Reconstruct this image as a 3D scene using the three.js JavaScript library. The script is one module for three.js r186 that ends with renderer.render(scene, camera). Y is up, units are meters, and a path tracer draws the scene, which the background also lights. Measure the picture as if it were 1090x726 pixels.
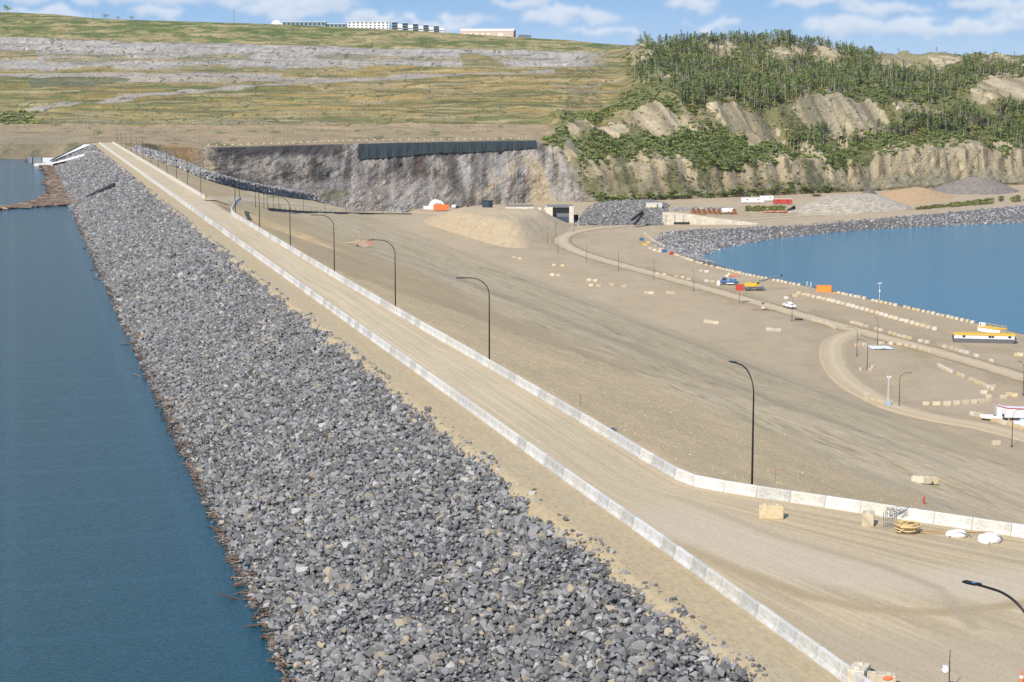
import * as THREE from 'three';
import { RoundedBoxGeometry } from 'three/addons/geometries/RoundedBoxGeometry.js';
import { mergeGeometries } from 'three/addons/utils/BufferGeometryUtils.js';

// ---------------------------------------------------------------- camera, sky, sun, exposure
const scene = new THREE.Scene();
const CH = 33, PITCH = Math.atan(277 / 2000);
const camera = new THREE.PerspectiveCamera(2 * Math.atan(363 / 2000) * 180 / Math.PI, 1024 / 682, 1, 30000);
camera.position.set(0, CH, 0); camera.rotation.x = -PITCH; scene.add(camera);
const renderer = new THREE.WebGLRenderer();
renderer.toneMapping = THREE.LinearToneMapping; renderer.toneMappingExposure = 1.12; renderer.shadowMap.enabled = true;
const SUNDIR = new THREE.Vector3(-0.45, 0.84, 0.89).normalize();
const sun = new THREE.DirectionalLight(new THREE.Color(1, .92, .79), 5);
sun.position.copy(SUNDIR).multiplyScalar(2000); sun.castShadow = true; sun.shadow.mapSize.set(4096, 4096);
Object.assign(sun.shadow.camera, { left: -900, right: 900, top: 900, bottom: -900, near: 1, far: 6000 });
sun.target.position.set(0, -40, -700); sun.position.add(sun.target.position); scene.add(sun, sun.target);
scene.fog = new THREE.FogExp2(new THREE.Color(.72, .84, 1), .000012);

// ---------------------------------------------------------------- noise and small helpers
const hash = (x, y) => { let h = Math.imul(x | 0, 374761393) ^ Math.imul(y | 0, 668265263); h = Math.imul(h ^ (h >>> 13), 1274126177); return ((h ^ (h >>> 16)) >>> 0) / 4294967296; };
function n2(x, y) {
  const xi = Math.floor(x), yi = Math.floor(y); let fx = x - xi, fy = y - yi;
  fx = fx * fx * (3 - 2 * fx); fy = fy * fy * (3 - 2 * fy);
  const a = hash(xi, yi), b = hash(xi + 1, yi), c = hash(xi, yi + 1), d = hash(xi + 1, yi + 1);
  return a + (b - a) * fx + (c - a + (a - b - c + d) * fx) * fy;
}
function fbm(x, y, o = 4) { let s = 0, a = .5, t = 0; for (let i = 0; i < o; i++) { s += a * n2(x, y); t += a; a *= .5; x = x * 2.03 + 17.3; y = y * 2.03 + 9.1; } return s / t; }
let seed = 7; const rnd = () => { seed = (seed * 1664525 + 1013904223) >>> 0; return seed / 4294967296; };
const reseed = (n) => { seed = n; };
const clamp = (x, a = 0, b = 1) => x < a ? a : x > b ? b : x, sst = (a, b, x) => { x = clamp((x - a) / (b - a)); return x * x * (3 - 2 * x); };
const lerp = (a, b, k) => a + (b - a) * k, mix = (A, B, k) => [lerp(A[0], B[0], k), lerp(A[1], B[1], k), lerp(A[2], B[2], k)], mul = (A, k) => [A[0] * k, A[1] * k, A[2] * k];
const enc = new Uint8Array(4097); for (let i = 0; i <= 4096; i++) { const l = i / 4096; enc[i] = Math.round(255 * (l <= .0031308 ? 12.92 * l : 1.055 * Math.pow(l, 1 / 2.4) - .055)); }
function colourTex(w, h, fn) {                       // fn(u, v) -> linear colour
  const d = new Uint8Array(w * h * 4);
  for (let y = 0; y < h; y++) for (let x = 0; x < w; x++) {
    const c = fn((x + .5) / w, (y + .5) / h), o = (y * w + x) * 4;
    d[o] = enc[clamp(c[0]) * 4096 | 0]; d[o + 1] = enc[clamp(c[1]) * 4096 | 0]; d[o + 2] = enc[clamp(c[2]) * 4096 | 0]; d[o + 3] = 255;
  }
  const t = new THREE.DataTexture(d, w, h, THREE.RGBAFormat); t.colorSpace = THREE.SRGBColorSpace; t.magFilter = THREE.LinearFilter; t.wrapS = t.wrapT = THREE.RepeatWrapping; t.needsUpdate = true; return t;
}
function greyTex(w, h, fn) {
  const d = new Uint8Array(w * h * 4);
  for (let y = 0; y < h; y++) for (let x = 0; x < w; x++) { const o = (y * w + x) * 4; d[o] = d[o + 1] = d[o + 2] = clamp(fn((x + .5) / w, (y + .5) / h)) * 255; d[o + 3] = 255; }
  const t = new THREE.DataTexture(d, w, h, THREE.RGBAFormat); t.magFilter = THREE.LinearFilter; t.wrapS = t.wrapT = THREE.RepeatWrapping; t.needsUpdate = true; return t;
}
const tiled = (f, p) => (u, v) => {                  // makes a noise f(x, y) periodic in 0..p
  const x = u * p, y = v * p, k = sst(.8, 1, u), l = sst(.8, 1, v);
  return lerp(lerp(f(x, y), f(x - p, y), k), lerp(f(x, y - p), f(x - p, y - p), k), l);
};
const C = (r, g, b) => new THREE.Color().setRGB(r, g, b);
const std = (c, rough = .9, more = {}) => new THREE.MeshStandardMaterial({ color: Array.isArray(c) ? C(...c) : c, roughness: rough, ...more });
const names = new Map();
function numbered(n) { n = n.replace(/_\d{3}$/, ''); const k = names.get(n) ?? 0; names.set(n, k + 1); return k ? n + '_' + String(k).padStart(3, '0') : n; }
function shade(o) { o.traverse((c) => { if (c.isMesh) { c.castShadow = true; c.receiveShadow = true; } }); return o; }
function tag(o, label, category, group) { o.userData.label = label; o.userData.category = category; if (group) o.userData.group = group; return o; }
function thing(name, label, category, p, yaw = 0, group) { const g = new THREE.Group(); g.name = numbered(name); g.position.copy(p); g.rotation.y = yaw; scene.add(g); return tag(g, label, category, group); }
function part(name, geo, mat, parent) { const m = new THREE.Mesh(geo, mat); m.name = name; m.castShadow = m.receiveShadow = true; parent.add(m); return m; }
function copy(src, p, yaw, label, group) { const c = src.clone(); c.name = numbered(src.name); c.position.copy(p); c.rotation.set(0, yaw, 0); scene.add(c); if (label) c.userData.label = label; if (group) c.userData.group = group; return c; }
function struct(name, geo, mat, kind = 'structure') { const m = new THREE.Mesh(geo, mat); m.name = numbered(name); m.userData.kind = kind; m.castShadow = m.receiveShadow = true; scene.add(m); return m; }
const box = (w, h, d, x = 0, y = 0, z = 0, rx = 0, ry = 0, rz = 0) => new THREE.BoxGeometry(w, h, d).applyMatrix4(new THREE.Matrix4().compose(new THREE.Vector3(x, y, z), new THREE.Quaternion().setFromEuler(new THREE.Euler(rx, ry, rz)), new THREE.Vector3(1, 1, 1)));
const rbox = (w, h, d, r, x = 0, y = 0, z = 0, ry = 0, rz = 0) => new RoundedBoxGeometry(w, h, d, 1, r).applyMatrix4(new THREE.Matrix4().compose(new THREE.Vector3(x, y, z), new THREE.Quaternion().setFromEuler(new THREE.Euler(0, ry, rz)), new THREE.Vector3(1, 1, 1)));
const cyl = (r0, r1, h, x = 0, y = 0, z = 0, n = 12, rx = 0, rz = 0) => new THREE.CylinderGeometry(r0, r1, h, n).applyMatrix4(new THREE.Matrix4().compose(new THREE.Vector3(x, y, z), new THREE.Quaternion().setFromEuler(new THREE.Euler(rx, 0, rz)), new THREE.Vector3(1, 1, 1)));
const bar = (a, b, r, n = 6, r2 = r) => { const A = new THREE.Vector3(...a), B = new THREE.Vector3(...b), D = B.clone().sub(A); return new THREE.CylinderGeometry(r2, r, D.length(), n).applyMatrix4(new THREE.Matrix4().compose(A.clone().add(B).multiplyScalar(.5), new THREE.Quaternion().setFromUnitVectors(new THREE.Vector3(0, 1, 0), D.normalize()), new THREE.Vector3(1, 1, 1))); };
const tube = (pts, r, seg = 24, n = 6) => new THREE.TubeGeometry(new THREE.CatmullRomCurve3(pts.map((p) => new THREE.Vector3(...p))), seg, r, n);
const join = (...g) => mergeGeometries(g.flat().map((q) => { const c = q.index ? q.toNonIndexed() : q.clone(); for (const k of Object.keys(c.attributes)) if (!['position', 'normal', 'uv'].includes(k)) c.deleteAttribute(k); return c; }));
function grid(nu, nv, fn, keep) {                    // fn(i/nu, j/nv) -> {p:[x,y,z], uv:[u,v]}
  const P = [], U = [], I = [];
  for (let j = 0; j <= nv; j++) for (let i = 0; i <= nu; i++) { const r = fn(i / nu, j / nv); P.push(...r.p); U.push(...r.uv); }
  const w = nu + 1;
  for (let j = 0; j < nv; j++) for (let i = 0; i < nu; i++) { const a = j * w + i; if (keep && !keep(P, a, a + 1, a + w, a + w + 1)) continue; I.push(a, a + 1, a + w + 1, a, a + w + 1, a + w); }
  const g = new THREE.BufferGeometry(); g.setAttribute('position', new THREE.Float32BufferAttribute(P, 3)); g.setAttribute('uv', new THREE.Float32BufferAttribute(U, 2)); g.setIndex(I); g.computeVertexNormals();
  return g;
}

// ---------------------------------------------------------------- survey: the dam's own axes (s across, t along) and sight lines from the survey point
const PHI = Math.atan(532 / 2019), pc = Math.cos(PHI), ps = Math.sin(PHI);
const W = (s, t, y = 0) => new THREE.Vector3(s * pc - t * ps, y, -(s * ps + t * pc));
const ST = (x, z) => [x * pc - z * ps, -x * ps - z * pc];
const sight = (X, Y) => { const a = (X - 545) / 2000, b = (363 - Y) / 2000; return [a, -Math.sin(PITCH) + b * Math.cos(PITCH), Math.cos(PITCH) + b * Math.sin(PITCH)]; };
const atLevel = (X, Y, y) => { const r = sight(X, Y), k = (y - CH) / r[1]; return new THREE.Vector3(r[0] * k, y, -r[2] * k); };
const atDist = (X, Y, d) => { const r = sight(X, Y), k = d / r[2]; return new THREE.Vector3(r[0] * k, CH + r[1] * k, -d); };
const BASE = -48, POND = -53, LAKE = -9;
const Redge = (t) => 53 + .39 * (142.4 - t + Math.sqrt((142.4 - t) ** 2 + 2)) * sst(300, 160, t) - .9 * sst(150, 330, t) - Math.max(0, t - 330) * .0014;
const pondEdge = [[694, 259], [705, 265.5], [720, 271], [745, 279.5], [780, 288], [820, 296.5], [880, 309], [940, 321.5], [1000, 334.5], [1048, 346], [1090, 356], [1400, 432], [1500, 205], [1400, 199], [1200, 210], [1090, 218.5], [1000, 226.5], [920, 233.5], [860, 238.5], [800, 241.5], [740, 244], [705, 247]].map(([X, Y]) => atLevel(X, Y, BASE));
const waterEdge = [[745, 273.5], [760, 280.5], [780, 287.5], [820, 296], [880, 308.5], [940, 321], [1000, 334], [1048, 345.5], [1090, 355.5], [1400, 431.5], [1500, 217], [1400, 215], [1200, 226], [1090, 237], [1040, 239], [1000, 241], [940, 243.5], [900, 246.5], [860, 250.5], [825, 254.5], [795, 259], [765, 265.5]].map(([X, Y]) => atLevel(X, Y, POND));
const pondDist = (x, z) => x < 20 || x > 900 || z > -250 ? -99 : polySigned(pondEdge, x, z);
function pondY(x, z, d) { const w = polySigned(waterEdge, x, z); return w > 0 ? POND - Math.min(5, w * .35) : lerp(BASE, POND, d / (d - w)); }
function polySigned(pondEdge, x, z) {                // metres inside an outline (negative outside)
  let inside = false, best = 1e9;
  for (let i = 0, j = pondEdge.length - 1; i < pondEdge.length; j = i++) {
    const a = pondEdge[j], b = pondEdge[i];
    if ((a.z > z) !== (b.z > z) && x < (b.x - a.x) * (z - a.z) / (b.z - a.z) + a.x) inside = !inside;
    const dx = b.x - a.x, dz = b.z - a.z, k = clamp(((x - a.x) * dx + (z - a.z) * dz) / (dx * dx + dz * dz)), ex = x - a.x - dx * k, ez = z - a.z - dz * k;
    best = Math.min(best, ex * ex + ez * ez);
  }
  return (inside ? 1 : -1) * Math.sqrt(best);
}
const profile = (q) => q < 1.6 ? 0 : q < 54 ? -(q - 1.6) / 2.7 : Math.max(BASE, -19.4 - (q - 54) / 3.5);
function lowerH(x, z, q, t, fine = true) {
  let y = profile(q);
  if (t > 450 && t < 528) y -= 8 * sst(1.2, 7, q) * sst(26, 15, q) * sst(450, 460, t) * sst(526, 500, t);
  if (fine && q > 2.5 && q < 152) { const k = sst(2.5, 8, q) * sst(152, 135, q); y += k * ((fbm(q / 3 + 7, t / 4, 3) - .5) * .5 + (fbm(q / 8, t / 70, 2) - .5) * .5); }
  if (q > 130 && z < -500 || q > 150) { const d = pondDist(x, z); if (d > 0) y = pondY(x, z, d) + (fine ? (n2(x / 5, z / 5) - .5) * .6 * sst(0, 3, d) : 0); }
  return y;
}
const lowerAt = (x, z, fine = true) => { const [s, t] = ST(x, z), q = s - Redge(t); return q < 0 ? 0 : lowerH(x, z, q, t, fine); };
function ground(X, Y) {                              // where a sight line meets the downstream ground
  const r = sight(X, Y); let k = 70;
  for (; k < 1800; k += 1.5) if (CH + r[1] * k < lowerAt(r[0] * k, -r[2] * k)) break;
  for (let i = 0, st = .75; i < 8; i++, st /= 2) k += CH + r[1] * k < lowerAt(r[0] * k, -r[2] * k) ? -st : st;
  const x = r[0] * k, z = -r[2] * k; return new THREE.Vector3(x, lowerAt(x, z), z);
}
const inPoly = (P, X, Y) => { let c = false; for (let i = 0, j = P.length - 1; i < P.length; j = i++) if ((P[i][1] > Y) !== (P[j][1] > Y) && X < (P[j][0] - P[i][0]) * (Y - P[i][1]) / (P[j][1] - P[i][1]) + P[i][0]) c = !c; return c; };
const yawAlong = (a, b) => Math.atan2(-(b.z - a.z), b.x - a.x);
function polyDist(L, x, z) { let best = 1e9, along = 0, acc = 0, side = 1; for (let i = 0; i + 1 < L.length; i++) { const a = L[i], b = L[i + 1], dx = b.x - a.x, dz = b.z - a.z, l = Math.hypot(dx, dz), k = clamp(((x - a.x) * dx + (z - a.z) * dz) / (l * l)), ex = x - a.x - dx * k, ez = z - a.z - dz * k, e = Math.hypot(ex, ez); if (e < best) { best = e; along = acc + k * l; side = dx * ez - dz * ex > 0 ? 1 : -1; } acc += l; } return [best * side, along]; }
function resample(L, step) { const c = new THREE.CatmullRomCurve3(L), n = Math.max(2, Math.round(c.getLength() / step)); c.arcLengthDivisions = n * 4; return c.getSpacedPoints(n); }

// ---------------------------------------------------------------- sky: air and cumulus, computed
{
  const w = 4096, h = 2048, d = new Float32Array(w * h * 4);
  const puffs = [[120, -2, 130, 9], [215, 0, 120, 12], [330, 6, 60, 10], [300, 14, 60, 9], [175, 17, 34, 6], [395, 20, 40, 8], [60, 18, 60, 6], [600, 20, 62, 9], [560, 4, 40, 6], [735, 4, 40, 9], [760, 27, 36, 6], [890, 30, 60, 9], [870, 3, 70, 8], [935, 12, 60, 7], [960, 33, 60, 8], [1040, 6, 60, 9], [1035, 32, 55, 9], [1080, 20, 50, 6], [650, 33, 50, 4], [470, 26, 60, 4]].map(([X, Y, a, b]) => [(X - 545) / 2019, (86 - Y) / 2019, a / 2019, b * 1.35 / 2019]);
  for (let y = 0; y < h; y++) {
    const el = ((y + .5) / h - .5) * Math.PI, e = Math.max(0, el);
    const k = 1 - Math.exp(-e * 7), k2 = sst(.25, 1.4, e);
    let base = mix(mix([.47, .63, .82], [.28, .49, .76], sst(0, .05, e)), [.15, .31, .62], k * .8); base = mix(base, [.085, .19, .45], k2);
    for (let x = 0; x < w; x++) {
      const az = (x + .5) / w * 2 * Math.PI - Math.PI / 2, o = (y * w + x) * 4; let c = base;   // az 0 looks down the valley
      if (el > -.02 && el < .9) {
        const a = az > Math.PI ? az - 2 * Math.PI : az, stretch = .045 + e * .55;
        const A = a / stretch * .9, E = Math.log(stretch) * 5.2;
        let m = fbm(A * 1.1 + 31, E * 1.6 + 5, 5) - .52 + .02 * Math.sin(a * 3);
        m *= sst(.95, .4, e) * 3.2;
        const up = (fbm(A * 1.1 + 31, (Math.log(stretch) + .05) * 8.3 + 5, 4) - .5);
        let lit = clamp(.62 - up * 1.9);
        if (Math.abs(a) < .35 && e < .07) {
          m *= sst(.2, .35, Math.abs(a)) + sst(.05, .07, e);
          let best = 0, bl = .7;
          const wx = (fbm(a * 90, e * 150, 4) - .5) * .02, wy = (fbm(a * 90 + 40, e * 150 + 9, 4) - .5) * .012;
          for (const p of puffs) { const dx = (a + wx - p[0]) / p[2], dy = (e + wy - p[1]) / p[3], r = 1 - dx * dx - (dy < 0 ? dy * dy * 2.2 : dy * dy); if (r > best) { best = r; bl = clamp(.6 + dy * .5); } }
          const f = best * 1.25 + (fbm(a * 160, e * 260, 4) - .5) * .7 - .12;
          if (f > m) { m = f; lit = bl; }
        }
        const cov = sst(-.18, .8, m) * .7;
        if (cov > 0) c = mix(base, mix([.46, .54, .68], [.84, .86, .90], lit), cov);
      }
      d[o] = c[0]; d[o + 1] = c[1]; d[o + 2] = c[2]; d[o + 3] = 1;
    }
  }
  const t = new THREE.DataTexture(d, w, h, THREE.RGBAFormat, THREE.FloatType); t.mapping = THREE.EquirectangularReflectionMapping; t.magFilter = THREE.LinearFilter; t.needsUpdate = true;
  scene.background = t; scene.environment = t;
}

// ---------------------------------------------------------------- shared materials
const gravelBump = greyTex(512, 512, tiled((x, y) => fbm(x, y, 5) * .7 + (hash(x * 3.1, y * 3.1) > .86 ? .3 : 0), 42));
const repeat = (t, a, b) => { const c = t.clone(); c.repeat.set(a, b); c.needsUpdate = true; return c; };
const cA = tiled((x, y) => fbm(x, y, 5), 8), cB = tiled((x, y) => fbm(x * 4, y, 3), 10);
const concreteTex = colourTex(512, 512, (u, v) => { const k = .53 + .34 * cA(u, v) - .13 * sst(.52, .75, cB(u, v)); return [k * .83, k * .82, k * .8]; });
const M = {
  barrier: [[1.02, 1, .96], [.88, .88, .87], [1.1, 1.07, 1.02], [.96, .93, .85], [.8, .79, .75], [1.05, 1.04, 1.04]].map((c) => std(c, .85, { map: concreteTex })),
  block: [[1.0, .88, .66], [1.05, .93, .74], [.98, .80, .52], [1.02, .96, .86], [.9, .79, .6]].map((c) => std(c, .9, { map: concreteTex })),
  dark: std([.018, .016, .017], .45, { metalness: .3 }), steel: std([.35, .36, .38], .4, { metalness: .8 }), white: std([.78, .79, .8], .45), cream: std([.66, .6, .48], .7),
  yellow: std([.68, .44, .05], .6), red: std([.46, .05, .04], .6), orange: std([.66, .18, .05], .65), blue: std([.05, .14, .34], .55), glass: std([.02, .03, .04], .12), rubber: std([.02, .02, .02], .9),
  grey: std([.16, .17, .19], .6), rust: std([.26, .10, .035], .85), wood: std([.42, .3, .17], .85), tarp: std([.8, .8, .78], .75), black: std([.02, .022, .026], .7), panel: std([.05, .22, .36], .15),
};

// ---------------------------------------------------------------- the downstream face and the flats below it
const G = (L) => L.map(([X, Y]) => ground(X, Y));
const roadA = resample(G([[1150, 421], [1090, 402], [1040, 387], [985, 371], [930, 356.5], [880, 343], [830, 329], [780, 315], [730, 301], [690, 290], [650, 279], [624, 271], [607, 264], [598, 257], [603, 250.5], [622, 245], [650, 241.5], [690, 238.5], [730, 236], [800, 233], [880, 228], [960, 222]]), 4);
const roadB = resample(G([[912, 354], [896, 359], [888, 366], [886, 377], [891, 392], [905, 408], [930, 423], [960, 436], [1000, 446], [1050, 455], [1130, 476]]), 3);
const roadC = resample(G([[230, 214], [262, 213], [300, 216], [340, 220], [390, 223], [440, 225.5], [480, 228]]), 4);
const band = (pts) => G(pts);
const darkFlow = [band([[520, 372], [640, 400], [760, 438], [900, 500], [1000, 545]]), band([[560, 300], [680, 345], [800, 390], [930, 440]]), band([[380, 262], [470, 290], [560, 325], [680, 372], [820, 425], [1000, 490]])];
function colGround(q, t, x, z) {
  const str = fbm(q / 2.2 + 40, t / 45, 4), str2 = fbm(q / 7 + 3, t / 120 + 8, 3), big = fbm(x / 45, z / 70, 4), fine = fbm(x / .5, z / .6, 3), mid = fbm(x / 4, z / 6, 4);
  const zone = sst(48, 60, q + (mid - .5) * 16 + (big - .5) * 14), flat = sst(140, 160, q + (big - .5) * 20);
  let c = mix([.55, .42, .235], [.575, .46, .28], zone); c = mix(c, [.51, .405, .26], flat);
  c = mul(c, .9 + .22 * big + (fine - .5) * lerp(.34, .16, zone) + (mid - .5) * .16);
  const sl = zone * (1 - flat);
  c = mix(c, [.44, .345, .22], sst(.5, .75, str2 * .6 + big * .4) * .6 * sl); c = mix(c, [.64, .55, .40], sst(.5, .72, str * .7 + big * .3) * .38 * sl);
  c = mix(c, [.42, .335, .22], sst(.55, .72, fbm(q / 1.6 + 90, t / 16 + 5, 4)) * .45 * sl);
  c = mix(c, [.27, .225, .10], sst(.62, .76, fbm(q / 1.4 + 11, t / 9, 4) * .6 + fbm(x / 30 + 4, z / 60, 2) * .45) * .5 * sl);
  c = mix(c, [.46, .35, .215], sst(.5, .75, fbm(x / 18 + 9, z / 22, 4)) * .4 * (1 - zone));
  c = mul(c, 1 + (fbm(q / .7 + 70, t / 15, 4) - .5) * .34 * sl + (fbm(x / 1.3, z / 1.6, 3) - .5) * .22 * (.4 + sl) + (fbm(x / 8 + 3, z / 9, 3) - .5) * .14);
  if (sl > .05) for (const L of darkFlow) { const [dd] = polyDist(L, x, z); c = mix(c, [.36, .295, .2], .5 * sst(9, 1, Math.abs(dd + (mid - .5) * 12)) * sl); }
  if (flat > .02) {
    const a = polyDist(roadA, x, z)[0], b = polyDist(roadB, x, z)[0];
    c = mix(c, [.40, .31, .185], .6 * flat * sst(14, 6, Math.abs(a) + (mid - .5) * 8)); c = mix(c, [.56, .455, .32], .5 * flat * sst(.5, .65, fbm(x / 9 + 3, z / 26, 3)));
    c = mix(c, [.44, .35, .24], .5 * sst(11, 5, Math.abs(b) + (mid - .5) * 6));
    const pd = pondDist(x, z); if (pd > 0) c = mix(c, [.15, .145, .14], sst(0, 2, pd)); 
  }
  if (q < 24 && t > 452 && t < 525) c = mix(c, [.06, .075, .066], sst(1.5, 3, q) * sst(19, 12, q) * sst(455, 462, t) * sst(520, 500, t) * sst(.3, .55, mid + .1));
  return [c[0] * .94, c[1] * .925, c[2] * .92];
}
const NQ = 160, NT0 = 62, NT1 = 330, FQ = 760, FT1 = 1450;
const texNear = colourTex(1600, 2048, (u, v) => { const q = u * NQ, t = lerp(NT0, NT1, v), p = W(Redge(t) + q, t); return colGround(q, t, p.x, p.z); });
const texFar = colourTex(1536, 2048, (u, v) => { const q = u * FQ, t = lerp(NT0, FT1, v), p = W(Redge(t) + q, t); if (q > 420 && t < 600) return [.5, .4, .26]; return colGround(q, t, p.x, p.z); });
const matNear = std([1, 1, 1], .95, { map: texNear, bumpMap: repeat(gravelBump, 40, 67), bumpScale: .05 }), matFar = std([1, 1, 1], .95, { map: texFar, bumpMap: repeat(gravelBump, 120, 220), bumpScale: .25 });
const groundPoint = (q, t) => { const p = W(Redge(t) + q, t); p.y = lowerH(p.x, p.z, q, t); return [p.x, p.y, p.z]; };
struct('embankment_slope', grid(100, 134, (u, v) => { const q = NQ * u ** 1.25, t = lerp(NT0, NT1, v); return { p: groundPoint(q, t), uv: [q / NQ, v] }; }), matNear);
const cliffFoot = (X) => { const T = [[-400, 1045], [100, 1036], [150, 1060], [216, 1100], [300, 1132], [430, 1192], [570, 1263], [640, 1271], [700, 1291], [800, 1331], [900, 1381], [1000, 1431], [1090, 1481], [1400, 1520]]; for (let i = 0; i + 1 < T.length; i++) if (X < T[i + 1][0]) return lerp(T[i][1], T[i + 1][1], (X - T[i][0]) / (T[i + 1][0] - T[i][0])); return 1520; };
struct('ground', grid(230, 350, (u, v) => { const q = FQ * u ** 1.1, t = lerp(NT0, FT1, v); return { p: groundPoint(q, t), uv: [q / FQ, v] }; }, (P, a, b, c2, d2) => {
  let near = true, far = true;
  for (const i of [a, b, c2, d2]) { const x = P[3 * i], z = P[3 * i + 2], [s, t] = ST(x, z), q = s - Redge(t); if (!(q < NQ - 2 && t < NT1 - 3)) near = false; if (-z < cliffFoot(545 + 2019 * x / -z) + 7) far = false; }
  return !near && !far;
}), matFar);
struct('bedrock', new THREE.CircleGeometry(14000, 48).rotateX(-Math.PI / 2).translate(0, -64, 0), std([.2, .19, .15], 1));

// draped dirt roads
function drape(name, L, w, lift, mat, scaleV = 8, H = lowerAt) {
  return struct(name, grid(8, L.length - 1, (u, v) => { const i = Math.round(v * (L.length - 1)), a = L[Math.max(0, i - 1)], b = L[Math.min(L.length - 1, i + 1)], l = Math.hypot(b.x - a.x, b.z - a.z), o = (u - .5) * w, x = L[i].x - (b.z - a.z) / l * o, z = L[i].z + (b.x - a.x) / l * o; return { p: [x, H(x, z, false) + lift - (Math.abs(u - .5) > .45 ? lift + .3 : 0), z], uv: [u, i * 4 / scaleV / 8] }; }), mat);
}
const rutTex = (rough, dark) => colourTex(256, 1024, (u, v) => {
  const e = Math.abs(u - .5) * 2, n = fbm(u * 30, v * 20, 4), m = tiled((x, y) => fbm(x * 2, y, 3), 24)(u, v);
  let c = mul([.47, .37, .235], .86 + .3 * m + (n - .5) * .2); const w = (fbm(v * 14, 3, 3) - .5) * .14;
  c = mix(c, [.225, .165, .09], clamp(dark * (sst(.13, .04, Math.abs(u - .14 + w)) + sst(.12, .03, Math.abs(u - .84 + w))) * (.6 + .7 * m))); c = mix(c, [.57, .47, .335], .5 * sst(.14, .02, Math.abs(u - .5 - w)));
  return mix(c, [.43, .34, .22], rough * sst(.8, 1, e));
});
drape('dirt_road', roadA, 13, .14, std([1, 1, 1], .95, { map: rutTex(.7, .8) }));
drape('dirt_track', roadB, 9, .3, std([1, 1, 1], .95, { map: rutTex(.5, .15) }));
drape('access_road', roadC, 8, .22, std([1.02, 1, .98], .95, { map: rutTex(.4, .1) }), 8);

// ---------------------------------------------------------------- the dam: upstream slope, shoulder, crest road
const DT0 = 66, DT1 = 1032, SS = 39.9, SW = 17.4;      // shoulder edge and waterline across the axis
const slopeY = (s) => (s - SS) * 9 / (SS - SW) - .25;
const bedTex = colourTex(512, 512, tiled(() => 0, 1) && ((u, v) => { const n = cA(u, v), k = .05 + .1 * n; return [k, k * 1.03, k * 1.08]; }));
const riprap = new THREE.Group(); riprap.name = numbered('riprap_slope'); riprap.userData.kind = 'structure'; scene.add(riprap);
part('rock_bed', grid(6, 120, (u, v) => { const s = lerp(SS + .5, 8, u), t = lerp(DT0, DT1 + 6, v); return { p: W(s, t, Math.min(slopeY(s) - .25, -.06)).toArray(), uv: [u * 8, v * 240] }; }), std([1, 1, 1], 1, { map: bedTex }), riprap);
const flow = (s, t) => { const R = Redge(t); return (s - 43.6) / (R - 43.6) * 10; };
const swath = [[700, 548], [790, 580], [880, 605], [980, 618], [1120, 622]].map(([X, Y]) => atLevel(X, Y, 0)), rutL = [[640, 552], [740, 590], [800, 612], [860, 634], [920, 648], [1000, 652], [1100, 640]].map(([X, Y]) => atLevel(X, Y, 0)), rutM = [[720, 530], [830, 572], [940, 602], [1000, 626], [1040, 668]].map(([X, Y]) => atLevel(X, Y, 0));
function colRoad(s, t) {
  const f = flow(s, t), p = W(s, t), n = fbm(f * 2.4, t / 26, 4), n3 = fbm(f * 6 + 5, t / 14, 3), g = fbm(p.x / .22, p.z / .22, 3), big = fbm(p.x / 11, p.z / 14, 4);
  const lane = sst(3.2, 1, Math.abs(f - 3.2)) + sst(3.2, 1, Math.abs(f - 7.2)), edge = sst(1.6, 0, f) + sst(8.7, 10, f), near = sst(150, 128, t);
  let c = mix([.46, .365, .225], [.51, .415, .275], clamp(lane * .7 * (1 - near)));
  c = mix(c, [.40, .315, .195], clamp(edge) * .7 * (1 - near * .7));
  c = mul(c, .80 + .28 * n + .3 * (n3 - .5) + .16 * big + (g - .5) * .26); const ty = fbm(f * 9 + 30 + (fbm(t / 40, 5, 2) - .5) * 14, t / 60, 3); c = mix(c, [.36, .28, .165], sst(.6, .72, ty) * .4); c = mix(c, [.58, .48, .34], sst(.4, .3, ty) * .35);
  if (near > 0) {
    const k = polyDist(swath, p.x, p.z)[0], l = polyDist(rutL, p.x, p.z)[0], m = polyDist(rutM, p.x, p.z)[0], w = (big - .5) * 3;
    c = mix(c, [.52, .435, .325], .75 * near * sst(6.5, 1.5, Math.abs(k + w))); c = mix(c, [.36, .275, .155], .8 * near * sst(1.3, .2, Math.abs(l + w * .3)) * (.4 + n)); c = mix(c, [.36, .29, .19], .7 * near * sst(.9, .1, Math.abs(m + w * .3)) * (.4 + n));
    c = mix(c, [.405, .33, .235], .75 * near * sst(2, 8, l + w) * .8); c = mul(c, 1 + (fbm(p.x / .09, p.z / .09, 2) - .5) * .3 * near);
  }
  if (t < 720 && Math.abs(t - 500) < 40) c = mix(c, [.5, .415, .31], .6 * sst(.4, .6, big) * sst(40, 20, Math.abs(t - 500)));
  return c;
}
const padTex = colourTex(2048, 2048, (u, v) => { const t = lerp(70, 175, v), R = Redge(t); return colRoad(lerp(43.4, R, u), t); }), roadTex = colourTex(192, 2048, (u, v) => { const t = lerp(175, 1040, v); return colRoad(lerp(43.4, Redge(t), u), t); });
const roadMesh = (t0, t1, n) => grid(24, n, (u, v) => { const t = lerp(t0, t1, v), s = lerp(43.4, Redge(t), u), f = (s - 43.4); return { p: W(s, t, .012 + .07 * (fbm(s / 2.5, t / 9, 3) - .5) * sst(0, 1, f) * sst(0, 1.5, Redge(t) - s)).toArray(), uv: [u, v] }; });
struct('gravel_road', roadMesh(70, 175, 60), std([1, 1, 1], .95, { map: padTex, bumpMap: repeat(gravelBump, 14, 20), bumpScale: .02 }));
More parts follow.
